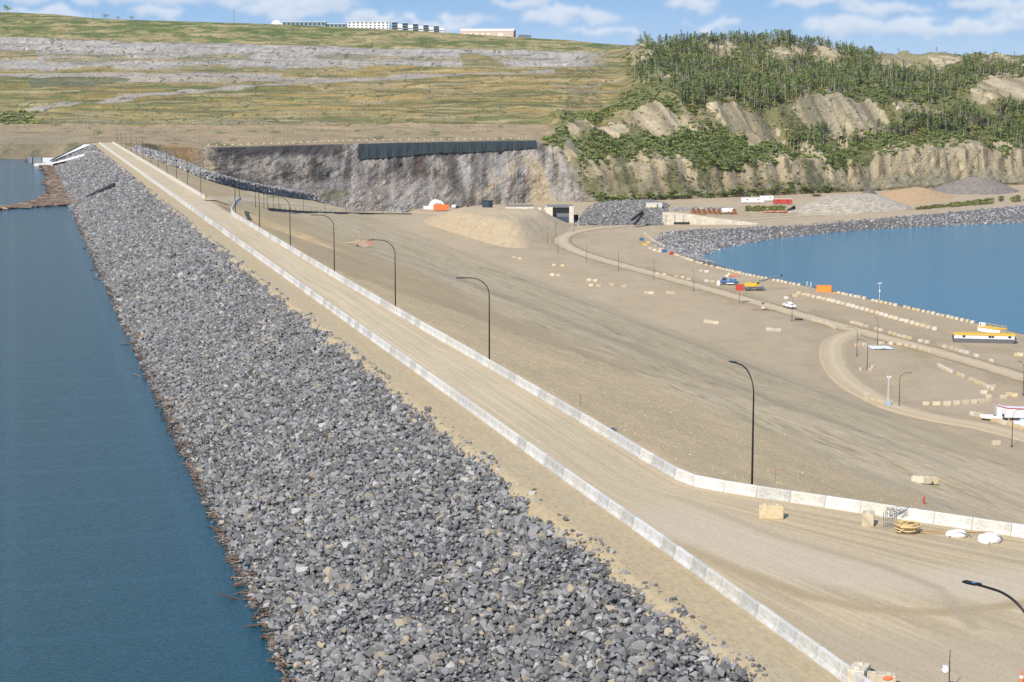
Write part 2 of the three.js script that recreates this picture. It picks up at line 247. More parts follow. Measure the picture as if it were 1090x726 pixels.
struct('gravel_road', roadMesh(175, 1040, 220), std([1, 1, 1], .95, { map: roadTex, bumpMap: repeat(gravelBump, 2, 160), bumpScale: .02 }));
const sandTex = colourTex(256, 2048, (u, v) => { const t = v * 960, g = fbm(u * 22, t / .22, 3), b = fbm(u * 3, t / 9, 4); return mul(mix([.47, .37, .22], [.42, .34, .215], sst(.4, .7, b)), .82 + (g - .5) * .4 + .26 * b); });
struct('sand_shoulder', grid(8, 400, (u, v) => { const t = lerp(70, 1036, v), s = lerp(43.4, 38.6 + (n2(t / 3, 2) - .5) * 1.2, u); return { p: W(s, t, .01 - .32 * u ** 1.4 - .8 * sst(.85, 1, u) + (n2(s / .8, t / 1.2) - .5) * .09 * sst(0, .2, u)).toArray(), uv: [u, v] }; }), std([1, 1, 1], .95, { map: sandTex, bumpMap: repeat(gravelBump, 1, 200), bumpScale: .05 }));

// riprap rocks: faceted stones, the nearest as single boulders
function rockGeo(k, detail) {
  const g = new THREE.IcosahedronGeometry(1, detail), p = g.attributes.position, planes = []; reseed(k * 977 + 5);
  for (let i = 0; i < 11; i++) { const v = new THREE.Vector3(rnd() - .5, rnd() - .5, rnd() - .5).normalize(); planes.push([v, .36 + rnd() * .34]); }
  const sc = [.9 + rnd() * .5, .6 + rnd() * .3, .75 + rnd() * .3], v = new THREE.Vector3();
  for (let i = 0; i < p.count; i++) { v.fromBufferAttribute(p, i); for (let r = 0; r < 2; r++) for (const [n, d] of planes) { const e = v.dot(n) - d; if (e > 0) v.addScaledVector(n, -e); } p.setXYZ(i, v.x * sc[0], v.y * sc[1], v.z * sc[2]); }
  g.deleteAttribute('uv'); g.computeVertexNormals(); return g;
}
const rockHi = [0, 1, 2, 3, 4].map((k) => rockGeo(k, 2)), rockLo = [10, 11, 12, 13].map((k) => rockGeo(k, 1));
const rockTone = () => { const r = rnd(), v = .55 + rnd() * .9; return r < .8 ? [.18 * v, .178 * v, .18 * v] : r < .93 ? [.265 * v, .26 * v, .26 * v] : r < .975 ? [.25 * v, .215 * v, .165 * v] : r < .983 ? [.36, .30, .21] : [.38, .37, .35]; };
const rockMat = std([1, 1, 1], .85), dummy = new THREE.Object3D(), upSlope = new THREE.Quaternion();
function instances(name, geo, mat, list, parent) {    // list of [position, scale, quaternion, tone]
  const m = new THREE.InstancedMesh(geo, mat, list.length), col = new THREE.Color(), mt = new THREE.Matrix4(), sv = new THREE.Vector3();
  list.forEach((r, i) => { const s = r[1]; mt.compose(r[0], r[2], sv.set(s[0] ?? s, s[1] ?? s, s[2] ?? s)); m.setMatrixAt(i, mt); col.setRGB(...r[3]); m.setColorAt(i, col); });
  m.name = parent ? name : numbered(name); m.userData.kind = 'stuff'; m.castShadow = m.receiveShadow = true; (parent ?? scene).add(m); return m;
}
const tumble = () => new THREE.Quaternion().setFromEuler(new THREE.Euler((rnd() - .5) * 1.2, rnd() * 6.28, (rnd() - .5) * 1.2));
{
  reseed(99); const rows = [], big = [];
  for (const [t0, t1, gap, k] of [[68, 330, .40, .9], [330, 600, .56, 1.15], [600, DT1, .8, 1.6]]) for (let t = t0; t < t1; t += gap) for (let s = 16; s < SS + .3; s += gap * .92) {
    const ss = s + (rnd() - .5) * gap, tt = t + (rnd() - .5) * gap, edge = SS + (n2(tt / 2.2, 7) - .5) * 1.0 + (n2(tt / 9, 3) - .5) * 1.1; if (ss > edge) continue;
    let z = (.19 + .36 * rnd() ** 2.2 + (rnd() < .05 ? .2 + .25 * rnd() : 0)) * k; if (ss > edge - 1) z *= .7; if (n2(ss / 4, tt / 5) > .72) z *= .8;
    const y = slopeY(ss) - .08 + rnd() * .24 + (n2(ss / 1.6, tt / 1.6) - .5) * .36;
    const r = [W(ss, tt, y), z, tumble(), rockTone(), t]; rows.push(r);
  }
  const vis = rows.filter((r) => { const d = -r[0].z, X = 545 + 2019 * r[0].x / d, Y = 86 + 2019 * (CH - r[0].y) / d; return X > 200 && X < 850 && Y < 735 && d > 95; }).sort((a, b) => b[1] / -b[0].z - a[1] / -a[0].z).slice(0, 300);
  const single = new Set(vis), tones = []; for (let i = 0; i < 12; i++) tones.push(std(i < 8 ? rockTone() : [[.24, .235, .23], [.26, .225, .17], [.15, .15, .155], [.36, .31, .23]][i - 8], .85));
  vis.forEach((r, i) => { const m = part('boulder' + (i ? '_' + String(i).padStart(3, '0') : ''), rockHi[i % 5], tones[Math.floor(rnd() * 12)], riprap); m.position.copy(r[0]); m.scale.setScalar(r[1]); m.quaternion.copy(r[2]); });
  const rest = rows.filter((r) => !single.has(r)); const buckets = rockHi.concat(rockLo).map(() => []);
  rest.forEach((r) => buckets[r[4] < 300 ? Math.floor(rnd() * 5) : 5 + Math.floor(rnd() * 4)].push(r));
  buckets.forEach((b, i) => b.length && instances('rock_fill', i < 5 ? rockHi[i] : rockLo[i - 5], rockMat, b, riprap));
}
// loose pebbles of the downstream gravel and the crest
{
  reseed(5); const L = [[], []];
  for (let i = 0; i < 40000; i++) { const t = 70 + 260 * rnd() ** 1.2, q = rnd() < .8 ? 1 + rnd() * 58 : rnd() * 120, p = W(Redge(t) + q, t); p.y = lowerH(p.x, p.z, q, t); const v = .8 + rnd() * .5; L[i & 1].push([p, .03 + .07 * rnd() ** 3 + (rnd() < .006 ? .1 : 0), tumble(), rnd() < .85 ? [.5 * v, .395 * v, .25 * v] : rnd() < .4 ? [.5 * v, .43 * v, .32 * v] : [.27 * v, .215 * v, .15 * v]]); }
  for (let i = 0; i < 5000; i++) { const t = 72 + 90 * rnd(), s = rnd() < .5 ? lerp(39.6, 43, rnd()) : lerp(44, Redge(t), rnd()); L[i & 1].push([W(s, t, s < 43 ? -.1 : .02), .02 + .05 * rnd() ** 3, tumble(), [.42, .35, .26]]); }
  L.forEach((l, i) => { const m = instances('loose_gravel', rockLo[i], rockMat, l); m.userData.label = 'loose tan pebbles strewn over the gravel slope beside the crest road'; });
}

// ---------------------------------------------------------------- water
const ripple = greyTex(1024, 1024, tiled((x, y) => { const a = fbm(x * .8, y * 2.4, 3), b = fbm(x * 2 + y * .7, y * 5, 3), r = (v) => 1 - Math.abs(v * 2 - 1); return .55 * r(a) + .45 * r(b); }, 22));
const waterMat = (c, a, b, bump) => new THREE.MeshPhysicalMaterial({ color: C(...c), roughness: .14, ior: 1.33, bumpMap: repeat(ripple, a, b), bumpScale: bump });
const lakeShape = [[SW + 3, 40], [SW + 3, DT1 + 2], [16, DT1 + 12], [-40, DT1 + 60], [-900, DT1 + 400], [-1800, 900], [-1800, -600], [SW + 3, -600]];
const flat = (L, y) => { const g = new THREE.ShapeGeometry(new THREE.Shape(L.map(([a, b]) => new THREE.Vector2(a, b)))); const p = g.attributes.position, U = []; for (let i = 0; i < p.count; i++) U.push(p.getX(i) / 16, p.getY(i) / 16); const w = L === lakeShape; for (let i = 0; i < p.count; i++) { const v = w ? W(p.getX(i), p.getY(i), y) : new THREE.Vector3(p.getX(i), y, -p.getY(i)); p.setXYZ(i, v.x, v.y, v.z); } g.setAttribute('uv', new THREE.Float32BufferAttribute(U, 2)); const n = g.attributes.normal; for (let i = 0; i < n.count; i++) n.setXYZ(i, 0, 1, 0); return g; };
struct('reservoir_water', flat(lakeShape, LAKE), waterMat([.007, .056, .078], 1, 1, .1));
struct('tailwater_pond', flat([[pondEdge[0].x + 14, -pondEdge[0].z + 6]].concat(waterEdge.map((p) => [p.x, -p.z])).slice(1).map((p, i) => p), POND), waterMat([.035, .18, .29], 1, 1, .05));

// ---------------------------------------------------------------- the valley side: terraces, rock cut, wooded bluffs (lofted through surveyed sections)
// each section: station, then (sight height, distance) from the foot to the plateau edge
const SEC = [
  [-400, 178, 1012, 164, 1045, 140, 1300, 121, 1410, 104, 1550, 82, 1680, 50, 1870, 6, 2150],
  [0, 174, 1022, 153, 1052, 135, 1290, 120, 1400, 104, 1530, 84, 1680, 53, 1880, 12, 2150],
  [60, 172, 1040, 153, 1068, 135, 1290, 120, 1400, 104, 1530, 84, 1680, 53, 1890, 15, 2150],
  [100, 155, 1036, 151, 1060, 135, 1300, 120, 1410, 104, 1540, 84, 1690, 54, 1890, 19, 2150],
  [150, 172, 1058, 152.5, 1076, 134.5, 1305, 120, 1410, 104, 1540, 84, 1690, 54, 1890, 21, 2150],
  [216, 194, 1098, 157.5, 1122, 134, 1320, 120, 1420, 105, 1540, 85, 1690, 56, 1900, 23, 2150],
  [300, 214, 1130, 155.2, 1170, 133, 1340, 120, 1440, 105, 1560, 85, 1710, 58, 1910, 25.5, 2160],
  [430, 229, 1190, 152, 1240, 131, 1390, 119, 1480, 105, 1590, 86, 1730, 60, 1930, 31.5, 2170],
  [570, 217, 1261, 149.5, 1308, 131, 1430, 119, 1510, 106, 1610, 88, 1740, 64, 1940, 40.5, 2180],
  [602, 217, 1266, 165, 1306, 138, 1410, 121, 1490, 107, 1590, 89, 1720, 65, 1930, 42, 2170],
  [640, 217, 1269, 187, 1290, 163, 1334, 143, 1388, 123, 1450, 103, 1550, 72, 1720, 46, 2050],
  [700, 213, 1289, 181, 1308, 163, 1358, 146, 1400, 117, 1445, 99, 1540, 73, 1680, 50, 1880],
  [760, 209, 1312, 179, 1330, 165, 1382, 152, 1418, 120, 1460, 101, 1550, 74, 1690, 49, 1860],
  [830, 206, 1345, 176, 1366, 164, 1420, 153, 1452, 115, 1495, 100, 1575, 72, 1710, 43.5, 1850],
  [900, 203, 1380, 173, 1403, 161, 1468, 151, 1500, 112, 1546, 99, 1620, 74, 1745, 59, 1860],
  [1000, 199, 1430, 165, 1456, 153, 1528, 143, 1560, 119, 1602, 97, 1684, 75, 1785, 66, 1890],
  [1090, 195, 1480, 165, 1505, 153, 1572, 141, 1604, 112, 1652, 96, 1742, 75, 1845, 63, 1935],
  [1500, 190, 1560, 165, 1590, 152, 1660, 141, 1690, 114, 1740, 96, 1830, 75, 1930, 56, 2010],
];
const NR = 8;
function secAt(X) { let i = 0; while (i < SEC.length - 2 && X > SEC[i + 1][0]) i++; const k = clamp((X - SEC[i][0]) / (SEC[i + 1][0] - SEC[i][0])); return SEC[i].map((a, j) => lerp(a, SEC[i + 1][j], k)); }
const rightness = (X, v) => { const x = (v < 1.15 ? 634 - 50 * v : lerp(576.5, 648, sst(2.3, 3.7, v))) + (v - 3.5) * 2 + 14 * (n2(v * 4, 5) - .5); return sst(x, x + 34, X); };
function hillRaw(X, v, S = secAt(X)) {               // v 0..7 along the section, 7..8 the plateau behind
  if (v > 7) { const p = atDist(X, S[15], S[16]), k = v - 7, d = S[16] + k * k * 6000 + k * 150, h = p.y - 9 * sst(0, .2, k) - 60 * k; return new THREE.Vector3(p.x * d / S[16], h, -d); }
  const j = Math.min(6, Math.floor(v)), k = v - j, a = atDist(X, S[1 + 2 * j], S[2 + 2 * j]), b = atDist(X, S[3 + 2 * j], S[4 + 2 * j]);
  return a.lerp(b, k);
}
const sightY = (X, v, S = secAt(X)) => { const p = hillRaw(X, v, S), d = -p.z, dy = p.y - CH, c = Math.cos(PITCH), s = Math.sin(PITCH); return 363 - 2000 * (dy * c + d * s) / (d * c - dy * s); };
const stationV = (X, Y) => { const S = secAt(X); for (let v = 0; v < 7; v += .02) if (sightY(X, v, S) <= Y) return v; return 7; };
const ridge = (n) => 1 - Math.abs(n * 2 - 1);
function hillPoint(X, v) {
  const S = secAt(X), p = hillRaw(X, v, S), R = rightness(X, v), m = p.x, d = -p.z;
  if (v > 7.02) return p;
  const cut = (1 - R) * sst(.02, .15, v) * sst(1.02, .9, v) * sst(215, 235, X);
  const g1 = ridge(fbm((m + d * .35) / 26, d / 160 + 3, 3)), g2 = ridge(fbm((m + d * .4) / 8, d / 50 + 9, 3)), k = R * sst(.03, .3, v) * sst(7.02, 6.7, v);
  p.y += k * ((g1 - .5) * 13 * sst(.5, 2, v) + (g1 - .5) * 4 + (g2 - .5) * 6 * (1 - .5 * sst(4, 5, v)) + (ridge(fbm((m + d * .5) / 3.6, d / 24, 2)) - .5) * 1.6 + (fbm(m / 60, d / 70, 3) - .5) * 12 * sst(1, 3, v));
  p.z += R * sst(0, .2, v) * sst(1.3, .9, v) * (g2 - .5) * 6 + R * sst(0, .2, v) * sst(1.3, .9, v) * (ridge(fbm(m / 3.5, v * 1.2 + 5, 3)) - .5) * 4;
  p.z += cut * ((ridge(fbm(m / 6, v * 1.3, 4)) - .5) * 6 + (fbm(m / 25, v * 3, 3) - .5) * 8 + (ridge(fbm((m - v * 30) / 3.4, v * 9, 3)) - .5) * 4); p.y += cut * (fbm(m / 4, v * 12, 3) - .5) * 2.2;
  p.y += (1 - R) * sst(1.3, 2.2, v) * sst(7, 6.6, v) * ((fbm(m / 70, d / 16, 4) - .5) * 5 + (fbm(m / 9, d / 12, 3) - .5) * 1.4 + .8 * Math.sin(p.y / 1.25 + fbm(m / 120, d / 60, 2) * 9));
  p.y -= 3 * (1 - sst(0, .08, v)) * sst(225, 300, X);
  p.y -= R * 8 * Math.sin(Math.PI * clamp(v)) * sst(860, 920, X) + R * 4 * Math.sin(Math.PI * clamp(v)) * sst(920, 860, X);
  return p;
}
const hillAt = (X, Y) => hillPoint(X, stationV(X, Y));
// bare scarps, woods and thickets of the bluff, grey beds of the terraces: outlines by station and sight height
const SCARPS = [[[660, 121], [690, 117], [728, 133], [750, 150], [716, 165], [690, 160], [672, 142]], [[618, 131], [655, 131], [674, 153], [640, 156], [600, 150]], [[752, 121], [785, 124], [828, 143], [842, 154], [800, 168], [772, 152]], [[846, 120], [880, 109], [926, 114], [950, 130], [948, 150], [890, 163], [862, 147]], [[952, 121], [980, 116], [1012, 131], [960, 135]], [[900, 178], [960, 161], [1040, 160], [1500, 163], [1500, 200], [940, 200], [903, 192]], [[636, 172], [700, 171], [750, 182], [800, 178], [832, 170], [862, 164], [918, 192], [918, 205], [636, 216]], [[1026, 100], [1060, 92], [1140, 96], [1140, 117], [1040, 116]], [[934, 68], [955, 63], [974, 73], [940, 82]], [[988, 70], [1030, 73], [1026, 80], [992, 79]], [[742, 48], [765, 46], [787, 62], [772, 74], [750, 62]], [[688, 84], [715, 87], [734, 102], [695, 97]], [[812, 62], [872, 54], [902, 68], [880, 72], [830, 74]], [[662, 58], [676, 54], [692, 68], [680, 74]], [[1050, 68], [1090, 70], [1085, 78], [1055, 76]], [[596, 160], [620, 158], [640, 185], [646, 214], [625, 196]]];
const WOODS = [[[652, 80], [672, 60], [700, 40], [760, 36], [830, 36], [900, 46], [932, 56], [930, 68], [985, 78], [1110, 74], [1110, 102], [1000, 95], [940, 98], [900, 110], [858, 108], [846, 118], [800, 128], [762, 122], [738, 136], [716, 112], [690, 104], [660, 92]], [[952, 140], [985, 130], [1040, 132], [1110, 120], [1110, 160], [1000, 152], [952, 152]], [[950, 52], [985, 50], [985, 62], [955, 60]], [[880, 150], [960, 140], [960, 150], [885, 164]], [[840, 158], [870, 150], [880, 165], [850, 172]], [[940, 98], [1030, 96], [1010, 118], [950, 118]], [[1025, 55], [1062, 55], [1060, 63], [1028, 63]]];
const THICKETS = [[[594, 134], [620, 120], [660, 110], [712, 112], [735, 138], [700, 118], [660, 122], [640, 130], [600, 146]], [[605, 158], [640, 152], [690, 160], [740, 152], [800, 164], [845, 172], [900, 175], [905, 182], [860, 170], [820, 178], [760, 186], [720, 176], [640, 175], [620, 185]], [[840, 165], [900, 160], [960, 152], [1110, 152], [1110, 164], [1000, 161], [930, 170], [880, 178]], [[740, 140], [775, 150], [800, 168], [840, 158], [850, 170], [770, 178], [730, 160]], [[636, 208], [760, 203], [830, 198], [905, 200], [905, 206], [640, 217]], [[655, 62], [700, 62], [760, 70], [735, 98], [690, 84]], [[845, 110], [1000, 98], [1030, 118], [960, 120], [900, 112]], [[575, 150], [600, 148], [612, 162], [585, 160]]];
const hit = (L, X, Y) => L.some((P) => inPoly(P, X, Y));
function colHill(X, v) {
  const S = secAt(X), p = hillRaw(X, v, S), m = p.x, d = -p.z, Y = v > 7 ? 0 : sightY(X, v, S), R = rightness(X, v);
  const big = fbm(m / 60, d / 45, 4), mid = fbm(m / 11 + 5, d / 12, 4), fine = fbm(m / 2.2, d / 2.6, 3), hz = fbm(m / 110 + 2, Y / 2.1 + 7, 4), hz2 = fbm(m / 40 + 12, Y / 1.1, 3);
  let L = [.25, .21, .105], Rt = null;
  if (R < 1) {                                       // terraces
    if (Y > 133 || v < 2) { L = mix([.40, .295, .17], [.30, .235, .13], hz); L = mix(L, [.42, .29, .17], sst(.56, .68, fbm(m / 18, d / 40, 3)) * .6); L = mix(L, [.14, .15, .06], sst(.66, .76, fbm(m / 8 + 30, d / 25, 3)) * .8); if (X < 110) L = mix(L, [.28, .24, .16], .45 * sst(130, 60, X) * sst(140, 148, Y)); }
    else {
      L = mix([.35, .245, .085], [.21, .17, .055], sst(.35, .62, hz)); L = mix(L, [.125, .145, .04], sst(.52, .66, hz2 * .55 + big * .45) * .9); L = mix(L, [.36, .285, .15], sst(.6, .75, fbm(m / 50 + 8, Y / 1.7 + 30, 3)) * .7);
      L = mix(L, [.37, .29, .12], .6 * sst(118, 120, Y) * sst(127, 124, Y)); L = mix(L, [.17, .18, .075], .55 * sst(124, 128, Y) * sst(133, 130, Y) * sst(.3, .6, mid)); L = mix(L, [.19, .20, .05], .5 * sst(105, 108, Y) * sst(119, 113, Y) * sst(.4, .6, hz2));
      L = mix(L, [.115, .11, .045], .75 * sst(.60, .66, fbm(m / 55 + 21, Y * .9, 3))); L = mix(L, [.42, .34, .19], .6 * sst(.61, .67, fbm(m / 60 + 77, Y * 1.1, 3)));
      const top = lerp(39, 55, clamp(X / 620)), bot = lerp(76, 72, clamp(X / 600)), gy = (Y - top) / (bot - top);
      if (gy > 0 && gy < 1) { const str = fbm(m / 3.2, d / 90, 3); let k = sst(0, .06, gy + (mid - .5) * .1) * sst(1, .9, gy + (mid - .5) * .2); k *= 1 - .7 * sst(.5, .62, fbm(m / 70 + 4, Y / 4.2 + 2, 3) * .6 + big * .4) * sst(.35, .5, gy); if (inPoly([[488, 56], [510, 56], [545, 73], [495, 76]], X, Y)) k *= .12; if (X > 615) k *= sst(655, 615, X); if (inPoly([[-400, 52], [38, 52], [40, 63], [-400, 63]], X, Y)) k *= .15; L = mix(L, mix([.29, .265, .24], [.46, .42, .37], str * 1.1 + (fine - .5) * .5), k); L = mix(L, [.2, .18, .16], k * sst(.62, .75, hz2) * .7); }
      else if (gy <= 0) { L = mix([.14, .165, .045], [.33, .265, .12], sst(.38, .6, hz * .6 + mid * .4)); L = mix(L, [.085, .13, .025], sst(.47, .58, fbm(m / 30, Y / 2, 4)) * .75 * sst(0, -.25, gy)); L = mix(L, [.4, .315, .16], sst(.56, .66, fbm(m / 26 + 60, Y / 1.6 + 9, 4)) * .7); }
      const bench = (y0, th, x0, x1, k) => { const yy = Math.abs(Y - y0 - (big - .5) * 2.5); if (X > x0 && X < x1) L = mix(L, [.37, .325, .29], k * sst(th, th * .4, yy)); };
      bench(lerp(79, 83, clamp(X / 420)), 3, -400, 300, .9); bench(84, 3.2, 120, 380, .7); if (X > 0) bench(120 - 44 * clamp((X - 10) / 560) - 8 * Math.sin(clamp(X / 560) * 3.14), 2.4, 0, 590, .85); bench(92, 1.6, 545, 640, .8); bench(131, 1, 60, 400, .4); bench(97, 1.2, 575, 660, .5);
      if (inPoly([[28, 82], [95, 82], [140, 84], [90, 93], [32, 91]], X, Y)) L = mix(L, [.12, .13, .075], .8); if (X < 42 && Y > 119) L = mix(L, [.06, .085, .03], .7 * sst(42, 34, X + (mid - .5) * 14));
      L = mix(L, [.09, .11, .045], sst(.68, .76, fbm(m / 4.5, d / 9, 3)) * .8);
    }
    if (v < 1.05 && X > 172 && X < 665) {            // the rock cut
      const top = sightY(X, 1, S), h = (Y - top) / 60, st = fbm(m / 2.4, v * 2.2, 4), st2 = fbm(m / 9 + v * 2.2, v * 2, 4), blot = fbm(m / 22, v * 4 + 3, 4);
      const sl = fbm((m - v * 34) / 1.4, v * 5, 3), sv = fbm(m / .9, v * 3 + 4, 3); let K = mix([.135, .115, .10], [.43, .38, .32], clamp(st * 1.1 + sl * 1.2 + sv * 1.2 - 1.2)); K = mix(K, [.058, .050, .047], sst(.46, .54, st2 * .35 + blot * .25 + sl * .2 + sv * .2) * .85 * sst(560, 480, X)); K = mix(K, [.13, .085, .065], .7 * sst(.52, .64, blot) * sst(420, 450, X) * sst(.2, .35, h) * sst(500, 460, X)); K = mix(K, [.40, .375, .35], .6 * sst(.5, .75, fbm(m / 5, v * 1.5 + 8, 3)));
      K = mix(K, [.052, .047, .046], .9 * sst(.22, .12, h + (st2 - .5) * .16) * sst(222, 240, X) * sst(385, 330, X)); K = mix(K, [.10, .085, .08], .8 * sst(225, 232, X) * sst(290, 262, X) * sst(.42, .5, h + (st - .5) * .2) * sst(.95, .8, h));
      K = mix(K, mix(mix([.44, .35, .24], [.48, .29, .12], sst(.35, .6, st2) * sst(226, 196, X)), [.30, .24, .17], sst(.5, .7, sl)), sst(12, -4, X - 219 + (blot - .5) * 40 + (st2 - .5) * 12));
      const apex = Math.abs(h - lerp(.98, .32, sst(500, 566, X))) ; K = mix(K, [.42, .35, .24], .75 * sst(.1, .03, apex + (st2 - .5) * .1) * sst(500, 512, X) * sst(580, 566, X)); K = mix(K, [.42, .33, .2], .85 * sst(14, 6, Math.abs(X - 572 + (st2 - .5) * 12)) * sst(.3, .45, h)); K = mix(K, [.43, .34, .2], .7 * sst(570, 580, X) * sst(.8, .92, h + (X - 600) / 500)); K = mix(K, [.16, .08, .05], .7 * sst(16, 6, Math.abs(X - 552)) * sst(.55, .66, h) * sst(.4, .6, st));
      K = mix(K, [.34, .30, .265], .7 * sst(.62, .8, h + (blot - .5) * .4) * sst(520, 440, X) * sst(300, 330, X)); K = mix(K, [.16, .17, .08], .7 * sst(.6, .7, blot + (h - .8) * .4) * sst(.75, .85, h) * sst(430, 380, X));
      L = mix(L, mul(K, .72 + .56 * fbm(m / 1.1, v * 34, 3)), sst(1.04, .99, v));
    }
    L = mul(L, .68 + .46 * mid + .4 * (fine - .5));
  }
  if (R > 0) {                                       // bluffs
    const wx = X + (mid - .5) * 22 + (fine - .5) * 7, wy = Y + (fbm(m / 14 + 50, d / 15, 4) - .5) * 16, sc = hit(SCARPS, wx, wy), th = hit(THICKETS, wx, wy), wd = hit(WOODS, wx, wy);
    const gul = fbm((m + d * .4) / 5, d / 70, 4), q = fbm((m + d * .35) / 14, d / 60, 3);
    let c = mix([.27, .235, .13], [.16, .16, .065], sst(.4, .6, big)); if (wd || th) c = mix([.10, .115, .04], [.17, .17, .07], mid);
    if (sc) { c = mix([.27, .225, .145], [.54, .45, .30], clamp(gul * 2.2 - .6)); c = mix(c, [.19, .175, .105], sst(.53, .66, q * .6 + mid * .4) * .75); if (X > 900 && Y > 163) { c = mix(c, [.56, .46, .30], .7 * sst(.62, .72, v + (mid - .5) * .3)); c = mul(c, 1 - .5 * sst(.5, .66, fbm(m / 2.6 + 8, v * 1.4, 3)) * sst(.62, .72, v)); c = mix(c, [.30, .275, .19], .7 * sst(.68, .5, v + (mid - .5) * .3)); c = mul(c, .85 + .5 * (fbm((m + v * 22) / 3, v * 3, 3) - .2) * sst(.7, .5, v)); } else if (Y > 170) { c = mix(c, [.225, .2, .125], .6 * sst(183, 195, Y + (mid - .5) * 14)); c = mix(c, [.10, .105, .05], .8 * sst(.54, .62, mid * .7 + fine * .3)); } }
    if (X > 1000 && Y < 66) c = mix(c, [.3, .25, .12], .7); if (Math.abs(X - 1010) < 18 && Y < 62) c = [.38, .14, .08];
    Rt = mul(c, .76 + .3 * mid + .36 * (fine - .5)); L = R < 1 ? mix(L, Rt, R) : Rt;
  }
  return L;
}
const HX0 = -240, HX1 = 1330;
const hillTex = colourTex(2048, 1536, (u, v) => colHill(lerp(HX0, HX1, u), v * 8));
const hillBump = greyTex(512, 512, tiled((x, y) => fbm(x, y, 5), 30));
struct('hillside', grid(520, 300, (u, v) => { const X = lerp(HX0, HX1, u); return { p: hillPoint(X, v * 8).toArray(), uv: [u, v] }; }), std([1, 1, 1], 1, { map: hillTex, bumpMap: repeat(hillBump, 26, 20), bumpScale: 1.2 }));

// ---------------------------------------------------------------- concrete barriers along the crest road
const barrierGeo = (() => { const sh = new THREE.Shape([[-.31, 0], [.31, 0], [.31, .08], [.17, .33], [.11, .86], [.09, .88], [-.09, .88], [-.11, .86], [-.17, .33], [-.31, .08]].map(([a, b]) => new THREE.Vector2(a, b))); const g = new THREE.ExtrudeGeometry(sh, { depth: 2.96, bevelEnabled: true, bevelThickness: .025, bevelSize: .02, bevelSegments: 1, steps: 1 }); g.translate(0, .005, -1.48).rotateY(Math.PI / 2); const u = g.attributes.uv, p = g.attributes.position; for (let i = 0; i < u.count; i++) u.setXY(i, p.getX(i) * .3, p.getY(i) * .45 + p.getZ(i) * .3); return g; })();
{
  reseed(21); const path = [];
  const run = (pts, label, group, skew = 0) => { const L = resample(pts, 3.04); for (let i = 0; i + 1 < L.length; i++) { const a = L[i], b = L[i + 1], c = a.clone().add(b).multiplyScalar(.5); path.push({ c, yaw: yawAlong(a, b) + (rnd() - .5) * .022, tilt: (rnd() - .5) * .014, label, group, d: c.distanceTo(camera.position), i }); } };
  const left = []; for (let t = 84; t <= DT1 - 4; t += 4) left.push(W(43.65 + (n2(t / 30, 1) - .5) * .12, t, .01));
  run(left, 'white concrete barrier in the left row between crest road and sand shoulder above the rocks', 'barriers along the water side of the crest road');
  const right = []; for (let t = 99; t <= 459; t += 4) right.push(W(Redge(t) - .35 + (n2(t / 25, 9) - .5) * .15, t, .01));
  run(right, 'white concrete barrier in the right row between crest road and gravel slope', 'barriers along the slope side of the crest road');
  run([[251.5, 231.5], [247.5, 228], [247, 224], [249.5, 219], [253, 214.5], [256, 212.5]].map(([X, Y]) => atLevel(X, Y, .05)), 'tan concrete barrier curving round the side road corner', 'barriers round the side road corner');
  const far = []; for (let t = 538; t <= DT1 - 2; t += 4) far.push(W(Redge(t) - .3, t, .01));
  run(far, 'pale concrete barrier beyond the side road on the slope side', 'barriers beyond the side road');
  const LT = [138, 212, 266, 319, 372, 420, 466], ON = ['nearest', 'second', 'third', 'fourth', 'fifth', 'sixth', 'seventh'];
  for (const r of path) { const [, t] = ST(r.c.x, r.c.z), row = r.group.includes('water') ? 'left' : r.group.includes('slope side of') ? 'right' : null; if (!row) continue; let b = 0; LT.forEach((x, i) => { if (Math.abs(x - t) < Math.abs(LT[b] - t)) b = i; }); const beyond = t > 492; r.label = t < 112 ? `white concrete barrier of the ${row} row at the bottom of the frame` : beyond ? `white concrete barrier of the ${row} row beyond the side road junction` : `white concrete barrier of the ${row} row abreast of the ${ON[b]} street lamp`; r.group = beyond ? `barriers of the ${row} row beyond the junction` : t < 112 ? `barriers of the ${row} row at the bottom` : `barriers of the ${row} row by the ${ON[b]} lamp`; r.row = row; }
  path.sort((a, b) => a.d - b.d); const rest = [];
  path.forEach((r, i) => {
    if (i < 300) { const m = new THREE.Mesh(barrierGeo, M.barrier[Math.floor(rnd() * 6)]); m.name = numbered('concrete_barrier'); m.position.copy(r.c); m.rotation.set(0, r.yaw, r.tilt); scene.add(m); tag(m, r.label, 'barrier', r.group); r.m = m; }
    else rest.push([r.c, [1.02, 1, 1], new THREE.Quaternion().setFromEuler(new THREE.Euler(0, r.yaw, 0)), [1, 1, .97]]);
  });
  const im = instances('distant_barriers', barrierGeo, M.barrier[0], rest); im.userData.label = 'far pale concrete barriers edging both sides of the crest road'; im.userData.category = 'barriers';
  // spray paint marks on one barrier of the bend
  const spot = atLevel(766, 527, .5), blue = std([.12, .42, .68], .8), near = path.filter((r) => r.m && r.row === 'right').sort((a, b) => a.c.distanceTo(spot) - b.c.distanceTo(spot))[0];
  const pts = [[-.3, .5], [-.16, .6], [-.05, .45], [.1, .62], [.2, .4]], strokes = [];
  for (let i = 0; i + 1 < pts.length; i++) strokes.push(bar([pts[i][0], pts[i][1], .165 - pts[i][1] * .03], [pts[i + 1][0], pts[i + 1][1], .165 - pts[i + 1][1] * .03], .03, 5));
  near.m.rotation.set(0, near.yaw, 0); part('spray_mark', join(strokes), blue, near.m);
  near.m.userData.label = 'white concrete barrier with blue spray scribbles at the bend'; delete near.m.userData.group;
}

